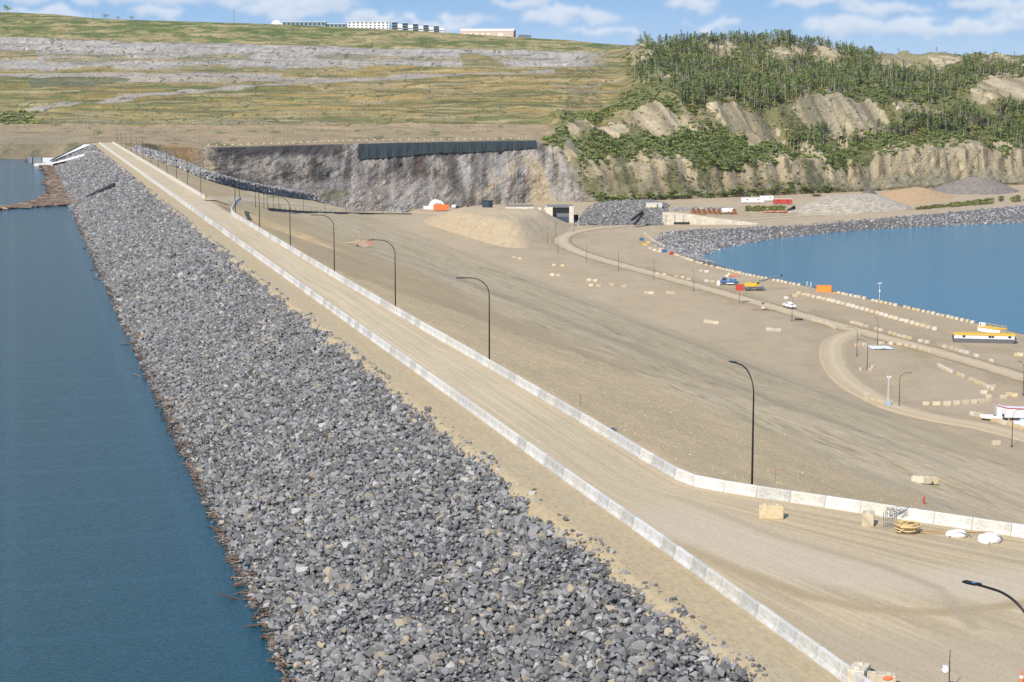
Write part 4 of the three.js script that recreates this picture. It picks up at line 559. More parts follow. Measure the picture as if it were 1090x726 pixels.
{
  const A = (X, Y, y) => atLevel(X, Y, y), ramp = thing('boat_ramp', 'pale concrete boat ramp with slabs running down to the debris raft', 'boat ramp', A(50, 176, LAKE));
  const o = ramp.position, slab = (pts, th) => { let ar = 0; pts.forEach((p, i) => { const q = pts[(i + 1) % pts.length]; ar += p.x * -q.z + p.z * q.x; }); if (ar < 0) pts = [...pts].reverse(); const sh = pts.map((p) => p.clone().sub(o)), P = [], I = []; for (const p of sh) P.push(p.x, p.y, p.z); for (const p of sh) P.push(p.x, p.y - th, p.z); const n = sh.length; for (let i = 1; i + 1 < n; i++) { I.push(0, i, i + 1); I.push(n, n + i + 1, n + i); } for (let i = 0; i < n; i++) { const j = (i + 1) % n; I.push(i, n + i, j, j, n + i, n + j); } let g = new THREE.BufferGeometry(); g.setAttribute('position', new THREE.Float32BufferAttribute(P, 3)); g.setIndex(I); g = g.toNonIndexed(); g.computeVertexNormals(); const u = []; for (let i = 0; i < g.attributes.position.count; i++) u.push(g.attributes.position.getX(i) * .1, g.attributes.position.getZ(i) * .1); g.setAttribute('uv', new THREE.Float32BufferAttribute(u, 2)); return g; };
  const cm = std([1.25, 1.22, 1.16], .85, { map: concreteTex });
  part('landing', slab([A(36, 174.5, -8), A(58, 174.5, -8), A(62, 168, -7.6), A(42, 167.5, -7.6)], 1.8), cm, ramp);
  part('ramp_slab', slab([A(54, 171.5, -7.4), A(66, 170, -7.2), A(97, 153.8, 0), A(88, 153.6, 0)], .8), cm, ramp);
  part('side_wall', slab([A(56, 174.5, -7.2), A(66, 172, -7), A(90, 164.2, -2.4), A(112, 161.8, -.8), A(112, 160.9, -.8), A(90, 163.1, -2.4), A(64, 170.8, -7), A(54, 173.4, -7.2)], 1.2), cm, ramp);
  part('dark_curb', slab([A(53, 170.6, -7), A(53.8, 170.7, -7), A(88.4, 153.5, .1), A(87.8, 153.4, .1)], .3), M.black, ramp);
  part('kiosk', join(box(4, 2.6, 3, -5, 2.6, -2), box(2, 3, 2.2, -8.4, 2.6, -1)), M.steel, ramp);
  const pipe = thing('black_boom', 'thick black pipe laid slantwise across the grey riprap near the debris raft', 'pipe', W(30, 640, slopeY(30) + 1)); const p0 = atLevel(83, 215.5, LAKE + .6), p1 = ground(122, 197).setY(0); { const a = p0, r = sight(122, 196.5); let k = 300; while (CH + r[1] * k > slopeY(ST(r[0] * k, -r[2] * k)[0]) + 1.1) k += .5; const b = new THREE.Vector3(r[0] * k, CH + r[1] * k, -r[2] * k), q = pipe.position, m = a.clone().lerp(b, .5); m.y += .15; part('pipe', tube([a, m, b].map((v) => v.clone().sub(q).toArray()), .75, 30, 8), M.black, pipe); }
}

// ---------------------------------------------------------------- vehicles, boats and plant
const wheel = (g, x, z, r = .4, w = .28) => { const t = part('wheel', cyl(r, r, w, x, r, z, 14, Math.PI / 2), M.rubber, g); part('rim', cyl(r * .55, r * .55, w + .03, x, r, z, 10, Math.PI / 2), M.steel, t); };
const extr = (pts, w, bev = .05) => { const g = new THREE.ExtrudeGeometry(new THREE.Shape(pts.map(([a, b]) => new THREE.Vector2(a, b))), { depth: w - 2 * bev, bevelEnabled: true, bevelThickness: bev, bevelSize: bev, bevelSegments: 2 }); return g.translate(0, 0, -w / 2 + bev); };
{
  const a = ground(835, 327), b = ground(848, 330.5), p = ground(840, 328.3).setY(BASE + .2), g = thing('pickup_truck', 'white pickup truck driving on the lower dirt road behind a lamp', 'pickup', p, yawAlong(a, b) + Math.PI);
  const s = 1.15; g.scale.setScalar(s);
  part('body', join(extr([[-2.7, .5], [2.6, .5], [2.75, .8], [2.7, 1.1], [1.2, 1.2], [.9, 1.22], [-2.75, 1.22], [-2.8, .7]], 1.95, .08), box(.5, .1, 1.5, -2.3, 1.2, 0)), M.white, g);
  part('cab', extr([[-1.0, 1.2], [1.15, 1.2], [.55, 1.78], [-.75, 1.82]], 1.75, .07), M.white, g);
  part('window', box(1.1, .42, 1.79, -.1, 1.5, 0), M.glass, g); part('windscreen', box(.04, .56, 1.45, .9, 1.5, 0, 0, 0, .8), M.glass, g); part('cargo_bed', box(1.5, .06, 1.5, -1.95, 1.27, 0), M.grey, g);
  part('headlight', box(.06, .16, .34, 2.77, .9, .65), M.steel, g); part('headlight', box(.06, .16, .34, 2.77, .9, -.65), M.steel, g); part('bumper', box(.14, .2, 1.8, 2.8, .6, 0), M.grey, g);
  for (const x of [-1.75, 1.75]) for (const z of [-.85, .85]) wheel(g, x, z);
}
{
  const p = ground(803, 309.3), g = thing('mobile_crane', 'yellow mobile crane with its boom raised to the right by the pond', 'crane', p, .1);
  part('carrier', join(box(7.4, .55, 2.4, 0, 1.0, 0), box(1.5, .9, 2.3, -3.1, 1.5, 0), box(1, .4, 2.2, 3.2, 1.35, 0)), M.grey, g);
  const up = part('superstructure', join(rbox(3.4, 1.5, 2.3, .12, -1.4, 2.35, 0), rbox(1.2, .8, 2.1, .1, .7, 2.0, 0)), M.yellow, g); part('counterweight', rbox(1, 1.3, 2.4, .1, -3.4, 2.3, 0), M.yellow, up);
  const cab = part('cab', rbox(1.5, 1.3, 1, .1, .9, 2.9, .8), M.yellow, g); part('window', box(1.1, .7, 1.03, 1.05, 3.05, .81), M.glass, cab);
  const boom = part('boom', join(bar([-1.2, 3, 0], [5.2, 4.5, 0], .42, 6, .36), bar([4.8, 4.4, 0], [10.4, 5.9, 0], .3, 6, .26)), M.grey, g); part('boom_head', rbox(.7, .7, .6, .06, 10.6, 5.8, 0), M.black, boom); part('lift_cylinder', bar([1, 2.2, 0], [4.2, 4, 0], .16), M.steel, g);
  for (const x of [-2.9, -1.6, 1.4, 2.7]) for (const z of [-1.1, 1.1]) wheel(g, x, z, .55, .4);
  for (const z of [-2, 2]) for (const x of [-3.6, 3.6]) part('outrigger', join(box(.25, .25, 1.6, x, .9, z * .8), cyl(.08, .08, .8, x, .45, z * 1.15), cyl(.3, .3, .1, x, .05, z * 1.15)), M.grey, g);
}
{
  const g = thing('flatbed_truck', 'blue truck with pale load parked left of the yellow crane', 'truck', ground(776, 303), -.12);
  part('cab', join(rbox(2, 2, 2.3, .15, -1.8, 1.9, 0), box(.8, .8, 2.1, -3.0, 1.3, 0)), M.blue, g); part('window', box(1.4, .7, 2.33, -1.9, 2.3, 0), M.glass, g); part('chassis', box(7.4, .35, 1.1, .2, .85, 0), M.grey, g); part('deck', box(4.4, .2, 2.4, 1.6, 1.15, 0), M.blue, g); part('load', join(rbox(1.6, 1, 2, .1, 2.2, 1.75, 0), rbox(1.2, 1.3, 1.9, .1, .6, 1.9, 0)), M.blue, g); part('tarpaulin', rbox(3, .3, 2.2, .1, .6, .7, 1.5), M.white, g);
  for (const x of [-2.4, 1.4, 2.7]) for (const z of [-.95, .95]) wheel(g, x, z, .5, .35);
  const c = thing('white_cabinet', 'tall pale cabinet standing left of the blue truck', 'cabinet', ground(764.5, 304)); part('cabinet', rbox(1.2, 2, .9, .05, 0, 1, 0), M.cream, c); part('door', box(.9, 1.7, .03, 0, 1, .46), M.white, c);
  const r = thing('equipment_pile', 'heap of red and pale equipment behind the blue truck', 'equipment', ground(779, 294.5)); part('red_skid', join(rbox(2.2, .8, 1.2, .06, 0, .5, 0), rbox(1, 1.3, 1, .06, 1.9, .65, .3)), std([.6, .2, .14], .7), r); part('crate', join(rbox(1.3, .9, 1, .05, -2.1, .45, .4), rbox(.9, .7, .9, .05, -1.2, 1.2, -.1)), M.cream, r); part('post', cyl(.1, .1, 2.6, 2.6, 1.3, -.4), M.yellow, r);
}
{
  const g = thing('road_sign', 'red square sign board on a post in front of the yellow crane', 'sign', ground(787, 323.4)); part('post', cyl(.09, .11, 4.8, 0, 2.4, -.1), M.rust, g); part('board', rbox(3, 2.3, .12, .04, 0, 6, .02), M.red, g); part('post_brace', box(2.6, .12, .1, 0, 5.4, -.12), M.rust, g);
  const h = thing('red_marker_post', 'short red marker post standing on the gravel above the right barriers', 'marker post', ground(983.5, 536.5)); part('post', cyl(.13, .13, .85, 0, .43, 0, 10), M.red, h); part('cap', new THREE.SphereGeometry(.13, 10, 6).translate(0, .85, 0), M.red, h);
}
function container(name, label, p, yaw, mat, L = 6.06, H = 2.59) { const g = thing(name, label, 'container', p, yaw); const w = 2.44, rib = []; for (let x = -L / 2 + .25; x < L / 2 - .1; x += .3) for (const s of [-1, 1]) rib.push(box(.15, H - .35, .04, x, H / 2, s * (w / 2 + .01))); part('shell', box(L, H - .04, w, 0, H / 2, 0), mat, g); part('corrugation', join(rib), mat, g); part('frame', join(...[-1, 1].flatMap((s) => [box(L + .04, .14, .1, 0, .1, s * w / 2), box(L + .04, .12, .1, 0, H - .04, s * w / 2), box(.14, H, .14, -L / 2, H / 2, s * (w / 2 - .03)), box(.14, H, .14, L / 2, H / 2, s * (w / 2 - .03))])), mat, g); const d = part('door', box(.05, H - .3, w - .2, -L / 2 - .02, H / 2, 0), mat, g); part('lock_bar', join(cyl(.03, .03, H - .4, -L / 2 - .07, H / 2, -.3), cyl(.03, .03, H - .4, -L / 2 - .07, H / 2, .3)), M.steel, d); return g; }
container('shipping_container', 'bright orange shipping container on the pond edge', ground(877.5, 310.5), -.28, std([.8, .26, .04], .6), 5.6, 2.4);
{
  const g = thing('generator', 'dark low generator skid beside the orange container', 'generator', ground(889, 312)); part('skid', rbox(2, .9, 1.3, .06, 0, .6, 0), M.grey, g); part('base', box(2.4, .3, 1.5, 0, .15, 0), M.yellow, g);
  for (const [X, Y, l, c] of [[863, 306.5, 'pale worker in light jacket left of the orange container', .7], [859, 305.5, 'second pale upright figure at the pond edge by the container', .5]]) { const b = thing('survey_tripod', l.replace('worker in light jacket', 'survey tripod').replace('upright figure', 'survey tripod'), 'tripod', ground(X, Y)); for (let i = 0; i < 3; i++) part('leg', bar([Math.cos(i * 2.1) * .6, 0, Math.sin(i * 2.1) * .6], [0, 1.6, 0], .05), M.white, b); part('instrument', rbox(.4, .6, .4, .06, 0, 1.9, 0), std([c, c, c], .5), b); }
}
function hull(L, w, H, taper) { return extr([[-L / 2 + taper * .3, 0], [L / 2 - taper, 0], [L / 2, H], [-L / 2, H]], w, .08); }
{
  const a = ground(1015, 363.5), b = ground(1080, 365), p = a.clone().lerp(b, .5), g = thing('work_barge', 'long barge on land, white over grey hull with a yellow top edge', 'barge', p, yawAlong(a, b)); const L = 19.4;
  part('hull', hull(L, 4.6, 1.3, 1.2), std([.11, .115, .13], .55), g); const c = part('cabin', rbox(L - 1, 1.2, 4.3, .06, -.1, 1.85, 0), M.white, g);
  for (const [x, n] of [[-6.3, 'window'], [1.6, 'window'], [7.6, 'window']]) part(n, box(n === 'window' ? .9 : .5, .6, .06, x, 1.95, 2.17), M.glass, c); part('window', box(.7, .6, .06, 2.5, 1.95, 2.17), M.glass, c);
  part('top_rail', join(rbox(L - .6, .4, 4.7, .05, -.1, 2.6, 0)), M.yellow, g); part('bow_fitting', join(rbox(.6, 1, 1, .05, -L / 2 + .3, 2.0, 1.2), rbox(.5, .8, 3, .05, L / 2 - .6, 1.8, 0)), M.black, g); for (const x of [-6, -2, 2, 6]) part('timber', box(.5, .25, 5, x, -.08, 0), M.wood, g);
  const e = thing('pontoon', 'white and yellow pontoon at the water edge behind the long barge', 'pontoon', ground(1056, 353.5), yawAlong(ground(1040, 350), ground(1073, 355))); part('hull', hull(10, 3, 1.2, .6), M.white, e); part('deck', rbox(10.2, .35, 3.3, .05, 0, 1.45, 0), M.yellow, e); part('rail', join(bar([-4.8, 1.6, -1.4], [4.8, 1.6, -1.4], .08), bar([-4.8, 2.3, -1.4], [4.8, 2.3, -1.4], .08), ...[-4.6, -2, .5, 3, 4.6].map((x) => bar([x, 1.5, -1.4], [x, 2.3, -1.4], .06))), M.yellow, e); part('cabin', rbox(1.6, 1.2, 1.6, .06, -4, 2.1, .4), M.white, e); part('window', box(.6, .5, .04, -4, 2.2, 1.22), M.glass, e);
}
{
  const a = ground(1063, 446.5), b = ground(1098, 447), p = ground(1086, 446.5), g = thing('work_boat', 'white boat with red gunwale and yellow oval resting beside the block row', 'boat', p, yawAlong(a, b)); const L = 11.5;
  part('hull', extr([[-5.6, .5], [6, .3], [6.2, 2.6], [2, 2.75], [-3.5, 2.9], [-5.7, 3.4]], 3.4, .15), std([.72, .74, .78], .4), g); part('boot_stripe', box(11, .3, 3.46, .2, .55, 0), M.black, g);
  part('gunwale', join(bar([-5.7, 3.5, 1.72], [-3.3, 2.98, 1.75], .12), bar([-3.3, 2.98, 1.75], [6.2, 2.72, 1.72], .12), bar([-5.7, 3.5, -1.72], [-3.3, 2.98, -1.75], .12), bar([-3.3, 2.98, -1.75], [6.2, 2.72, -1.72], .12), bar([-5.7, 3.5, -1.72], [-5.7, 3.5, 1.72], .12)), M.red, g);
  part('oval_mark', new THREE.CylinderGeometry(.8, .8, .05, 20).scale(1.5, 1, .75).rotateX(Math.PI / 2).translate(1.6, 1.75, 1.72), M.yellow, g); part('deck_house', rbox(2.4, 1.1, 2, .1, 3.6, 3.1, 0), M.white, g); part('cradle', join(box(.4, .5, 3.6, -3, .25, 0), box(.4, .5, 3.6, 3, .25, 0)), M.wood, g); part('ladder', join(bar([-4.6, 0, 1.9], [-4.5, 2.9, 1.8], .05), bar([-4.1, 0, 1.9], [-4, 2.9, 1.8], .05)), M.steel, g);
  const r = thing('dinghy', 'small pale dinghy with dark outboard in front of the red railed boat bow', 'dinghy', ground(1057, 447.3), yawAlong(a, b)); part('tube', tube([[2, .75, .9], [0, .75, 1], [-2, .85, .7], [-2.8, 1, 0], [-2, .85, -.7], [0, .75, -1], [2, .75, -.9]], .42, 40, 10), M.white, r); part('floor', box(4, .3, 1.6, -.2, .45, 0), M.grey, r); part('outboard', join(rbox(.5, .8, .5, .08, 2.3, 1.2, 0), box(.2, 1, .2, 2.3, .5, 0)), M.black, r); part('console', rbox(.7, .7, .6, .08, .4, 1, 0), M.steel, r); part('trailer', box(5, .14, .5, 0, .16, 0), M.black, r);
  const d = thing('light_boat', 'pale blue and white small boat cut by the right edge below the red railed boat', 'boat', ground(1089, 454.5), .1); part('hull', extr([[-2, .3], [2.4, .3], [2.6, 1.2], [-2.6, 1.4]], 1.8, .1), M.white, d); part('canopy', rbox(2, .6, 1.5, .1, .4, 1.6, 0), std([.5, .66, .74], .4), d);
}
{
  const w = thing('white_sheet', 'white plastic sheet lying on the ground beside the lamp in the track bend', 'sheet', ground(937, 370.5), -.05); part('sheet', grid(16, 6, (u, v) => ({ p: [(u - .5) * 6.6 + (v - .5) * .8, .18 + .25 * n2(u * 6, v * 4) * Math.sin(u * 3.14), (v - .5) * 7], uv: [u, v] })), std([.72, .78, .84], .6), w);
  const m = thing('light_mast', 'thin white light mast on a blue base at the bend of the lower track', 'mast', ground(945.5, 432.5)); part('base', join(rbox(1.1, 1.1, 1, .06, 0, .6, 0), rbox(1.5, .2, 1.4, .04, 0, .1, 0)), std([.3, .42, .55], .5), m); part('mast', join(...[[-.2, -.2], [.2, -.2], [0, .25]].map(([x, z]) => bar([x, 1, z], [x * .5, 7.4, z * .5], .045, 5))), M.white, m); part('lamp_bar', join(box(1, .15, .15, 0, 7.4, 0), rbox(.3, .3, .2, .03, -.4, 7.6, 0), rbox(.3, .3, .2, .03, .4, 7.6, 0)), M.white, m);
  const v = thing('weather_mast', 'thin pale mast with instruments on the pond edge behind the block rows', 'mast', ground(936, 321)); part('mast', bar([0, 0, 0], [0, 7.2, 0], .09, 6, .05), M.white, v); part('instruments', join(box(1.2, .08, .08, 0, 6.6, 0), rbox(.35, .35, .35, .05, -.5, 6.8, 0), rbox(.3, .5, .3, .05, .5, 6.9, 0), rbox(.5, .7, .4, .05, 0, 4, .1)), M.white, v);
  const t = thing('sensor_trailer', 'small dark sensor trailer with pale box beside the lower road', 'trailer', ground(812, 330)); part('box', rbox(1.1, .8, .9, .05, 0, .8, 0), M.cream, t); part('mast', bar([0, 1.2, 0], [0, 2.5, 0], .07), M.black, t); part('panel', box(.9, .06, .7, 0, 2.5, 0, .5), M.black, t); part('drawbar', bar([-.5, .4, 0], [-3.6, .25, .6], .07), M.rust, t); part('hose', tube([[.5, .1, .2], [1.6, .08, 1.2], [3, .08, 2], [4.6, .08, 2.2]], .11, 20, 5), M.black, t); wheel(t, 0, -.55, .3, .2); wheel(t, 0, .55, .3, .2);
  const k = thing('rubber_mat', 'dark rubber mat roll lying right of the pickup below the road', 'mat', ground(850, 341), -.2); part('mat', rbox(2.8, .25, 3.2, .08, 0, .12, 0), M.grey, k); part('roll', cyl(.3, .3, 2.6, .2, .5, .6, 10, 0, Math.PI / 2), M.black, k);
}

// ---------------------------------------------------------------- structures at the foot of the rock cut and on the far bank
const conc = std([1.05, 1.0, .9], .9, { map: concreteTex }), at = (X, Y) => atLevel(X, Y, BASE);
{
  const g = thing('concrete_portal', 'concrete portal with dark opening between two piers beside the rock heap', 'portal', at(596, 237)); part('pier', rbox(4, 9, 5, .1, -6.2, 4.5, 0), std([1.2, 1.1, .9], .9, { map: concreteTex }), g); part('pier', rbox(2.6, 9.6, 5, .1, 6.6, 4.8, 0), conc, g); part('lintel', rbox(15, 1.5, 4.5, .08, 0, 9.5, -1), M.grey, g); part('back_wall', box(10.5, 8.8, .6, .2, 4.4, -2.8), M.grey, g); part('gate', box(9.6, 3.4, .4, .2, 1.8, .6), std([.05, .065, .1], .5), g); part('deck', box(17, .5, 6, 0, 8.7, -6), conc, g);
  const h = thing('conveyor_shed', 'dark slanted shed just right of the concrete portal', 'shed', at(611, 235)); part('body', rbox(5, 3, 3, .1, 0, 2, 0), M.black, h); part('chute', box(5, .6, 1.4, -3, 1.6, .4, 0, 0, .3), M.grey, h);
  const s = thing('low_concrete_frame', 'low grey concrete frame left of the portal behind the mound', 'frame', at(553, 231)); part('beam', box(17, .8, 2, 0, 7, 0), M.grey, s); part('wall', box(15, 5, .8, 0, 4.5, .2), conc, s); for (const x of [-8, 8]) part('column', box(.9, 7, 1.5, x, 3.5, 0), conc, s); part('pallet', join(rbox(2, 1.4, 1.6, .05, 12, 5, 0), rbox(2.4, 1, 1.6, .05, 16, 4.8, 0)), M.cream, s);
  const q = thing('dark_tank', 'dark blue green round tank standing on the flat above the mound', 'tank', at(519, 229)); part('shell', cyl(3.1, 3.1, 8.6, 0, 4.3, 0, 20), std([.03, .055, .075], .5), q); part('lid', cyl(3.2, 3.2, .3, 0, 8.7, 0, 20), M.black, q); part('skid', box(9, 3, 2, 9, 1.5, 0), M.rust, q);
  const t = thing('dome_shelter', 'white arched fabric shelter at the foot of the rock cut', 'shelter', at(465, 222.5), .25); const arch = new THREE.CylinderGeometry(4.6, 4.6, 8, 18, 5, true, -Math.PI / 2, Math.PI).rotateZ(Math.PI / 2).rotateX(-Math.PI / 2 * 0); arch.scale(1, 1.25, 1); part('cover', new THREE.CylinderGeometry(4.6, 4.6, 8, 20, 1, false, 0, Math.PI).rotateX(Math.PI / 2).rotateZ(Math.PI / 2).scale(1, 1.3, 1), M.tarp, t); part('doorway', box(4, 4, .3, 0, 2.2, 4), std([.5, .38, .36], .8), t); part('side_pad', rbox(5, 2, 5, .2, -6, 1, 0), M.white, t);
  container('shipping_container', 'orange red shipping container in front of the white arched shelter', at(469.5, 224.6), .05, M.orange, 9.5, 3.6).position.y += .5;
  for (const [X, Y, w, h2, m, l] of [[483, 221, 2.6, 1.6, M.white, 'small white cabin right of the orange red container'], [489, 222, 5, 1.2, M.black, 'low dark skid right of the white cabin below the rock cut'], [498, 222, 1.6, 1.8, M.black, 'small dark drum between the skid and the round tank'], [421, 222.5, 7, 1, std([.45, .16, .12], .8), 'low red brown skid at the end of the dark fence']]) { const o = thing('equipment_skid', l, 'skid', at(X, Y)); part('body', rbox(w, h2, 1.8, .08, 0, h2 / 2 + .2, 0), m, o); part('base', box(w + .4, .25, 2, 0, .12, 0), M.grey, o); }
}
{
  const o = at(720, 239), w = thing('retaining_wall', 'pale concrete wing wall tapering to the right behind the rocky cove', 'wall', o, -.02); const sh = extr([[-8, 0], [46, 0], [46, .8], [22, 3.6], [6, 6.2], [-8, 7]], 1.2, .1); { const u = sh.attributes.uv, p = sh.attributes.position; for (let i = 0; i < u.count; i++) u.setXY(i, p.getX(i) * .05, p.getY(i) * .1); } part('wall', sh, std([1.0, .92, .78], .9, { map: concreteTex }), w); part('opening', box(9, 1.3, .2, 3, .8, .62), M.black, w); for (const x of [-6, -1, 4]) part('post', box(.3, 4, .2, x, 3.6, .7), M.grey, w);
  const c = thing('site_cabin', 'long low cream cabin on top of the rock heap', 'cabin', at(696, 232).setY(BASE + 6.2)); part('body', rbox(9.5, 2.6, 2.8, .08, 0, 1.3, 0), M.cream, c); part('roof', box(9.8, .18, 3.1, 0, 2.7, 0), M.white, c); part('door', box(1, 2, .05, 2, 1.1, 1.42), M.grey, c);
  for (const [a, b, l] of [[[683, 228], [671, 236], 'longer dark chute running down the rock heap'], [[684, 230], [674, 239], 'shorter dark chute running down the rock heap']]) { const A = at(a[0], 240).setY(BASE + 8.2 - (a[1] - 228) * .5), B = at(b[0], 240.5).setY(BASE + 4.3 - (b[1] - 236) * .8), g = thing('dark_chute', l, 'chute', A); A.z += 6; B.z += 12; const d = B.clone().sub(A); part('trough', bar([0, 0, 6], [d.x, d.y, d.z + 6], .75, 6), M.black, g); part('support', bar([d.x * .5, -2, d.z * .5 + 6], [d.x * .5, d.y * .5, d.z * .5 + 6], .2), M.grey, g); }
  for (let i = 0; i < 9; i++) { const g = thing('steel_frame', 'rusty brown steel frame in the row behind the pale wing wall', 'steel frame', at(738 + i * 5.4, 227.5 + (i % 3) * .5), .25 + (hash(i, 3) - .5) * .4, 'rusty frames behind the wing wall'); for (const z of [-1.2, 1.2]) { part('leg', bar([-1.5, 0, z], [0, 3.4, z], .28, 5), M.rust, g); part('leg', bar([1.5, 0, z], [0, 3.4, z], .28, 5), M.rust, g); } part('beam', bar([0, 3.3, -1.8], [0, 3.3, 1.8], .3, 6), M.rust, g); part('plate', box(2.4, 1.5, .3, 0, 1.4, 1.1), M.rust, g); }
  const t = thing('white_tank', 'white horizontal tank at the right end of the rusty frames', 'tank', at(774.5, 228)); part('shell', cyl(1.6, 1.6, 7, 0, 2.2, 0, 16, 0, Math.PI / 2), M.white, t); part('saddle', join(box(.5, 1.2, 2.6, -2, .6, 0), box(.5, 1.2, 2.6, 2, .6, 0)), M.grey, t);
  const trailer = (X, Y, L, label, m) => { const g = thing('trailer', label, 'trailer', at(X, Y), .03); part('body', rbox(L, 3, 2.6, .1, 0, 2.1, 0), m, g); part('window', join(box(1, .8, .05, -L / 4, 2.4, 1.32), box(1, .8, .05, L / 4, 2.4, 1.32)), M.glass, g); part('roof', box(L + .2, .15, 2.8, 0, 3.65, 0), M.white, g); for (const x of [-L / 3, L / 3]) for (const z of [-1, 1]) wheel(g, x, z, .5, .3); return g; };
  trailer(801, 216.3, 15, 'long white site trailer left of the red trailer on the far bank', M.white); trailer(816, 214.2, 9, 'shorter white site trailer behind the long one on the far bank', M.white); trailer(833, 217.5, 12.5, 'red site trailer on the far bank', M.red);
  const r = thing('orange_mesh', 'orange safety mesh lying on the ground below the red trailer', 'safety mesh', at(826, 226)); part('mesh', grid(14, 5, (u, v) => ({ p: [(u - .5) * 15, .25 + n2(u * 9, v * 5) * .7, (v - .5) * 9], uv: [u, v] })), std([.72, .27, .14], .8), r);
  const s = thing('culvert_pipe', 'dark leaning pipe section right of the orange safety mesh', 'pipe', at(842, 225.5)); part('pipe', new THREE.CylinderGeometry(1.1, 1.1, 6, 16, 1, true).rotateX(1.1).rotateY(.7).translate(0, 1.6, 0), M.black, s); part('support', box(1.5, 1, 1.5, 0, .5, 0), M.grey, s);
  const d = thing('bulldozer', 'small dark bulldozer parked at the foot of the bluff', 'bulldozer', at(869, 209)); part('body', join(rbox(3.6, 1.6, 2.4, .15, 0, 1.7, 0), rbox(1.6, 1.6, 1.8, .1, -.6, 3.1, 0)), std([.2, .15, .09], .6), d); part('track', join(rbox(4.6, 1.1, .7, .3, 0, .6, -1.2), rbox(4.6, 1.1, .7, .3, 0, .6, 1.2)), M.rubber, d); part('blade', box(.3, 1.5, 4, 3.2, .9, 0, 0, 0, .15), M.rust, d); part('ripper', box(1.4, .4, 1.6, -3, 1, 0), M.black, d);
}
{ // dark fence along the access road, with posts
  const L = resample([[286, 224], [320, 226.5], [360, 227.6], [400, 228.2], [438, 228.6]].map(([X, Y]) => ground(X, Y)), 6), o = L[0].clone(), g = thing('silt_fence', 'long low dark fence along the outer edge of the access road', 'fence', o); const seg = [];
  for (let i = 0; i + 1 < L.length; i++) { const a = L[i], b = L[i + 1]; seg.push(box(a.distanceTo(b) + .1, 1.0, .12, (a.x + b.x) / 2 - o.x, (a.y + b.y) / 2 - o.y + .42, (a.z + b.z) / 2 - o.z, 0, yawAlong(a, b), Math.asin((b.y - a.y) / a.distanceTo(b)))); if (i % 4 === 0) part('post', box(.16, 2, .16, a.x - o.x, a.y - o.y + .8, a.z - o.z), M.dark, g); }
  part('screen', join(seg), std([.075, .085, .075], .9), g);
  const B = thing('mesh_curtain', 'dark blue green mesh curtain hung along the top of the rock cut', 'mesh curtain', hillRaw(475, 1)); const q = B.position; const cm = std([.03, .042, .046], .9);
  for (let X = 382; X < 571; X += 3.1) { const drop = .17 + .012 * hash(X * 10, 4) + .08 * sst(470, 382, X) - .04 * sst(520, 571, X); part('curtain_panel', grid(3, 5, (u, v) => { const x = X + u * 3, p = hillPoint(x, 1.0 - v * drop * .9).lerp(hillRaw(x, 1.0 - v * drop * .9), .35); p.z += 2.6 + .35 * Math.sin(u * 6.28); p.y += .2; return { p: p.sub(q).toArray(), uv: [u, v] }; }), cm, B); }
}
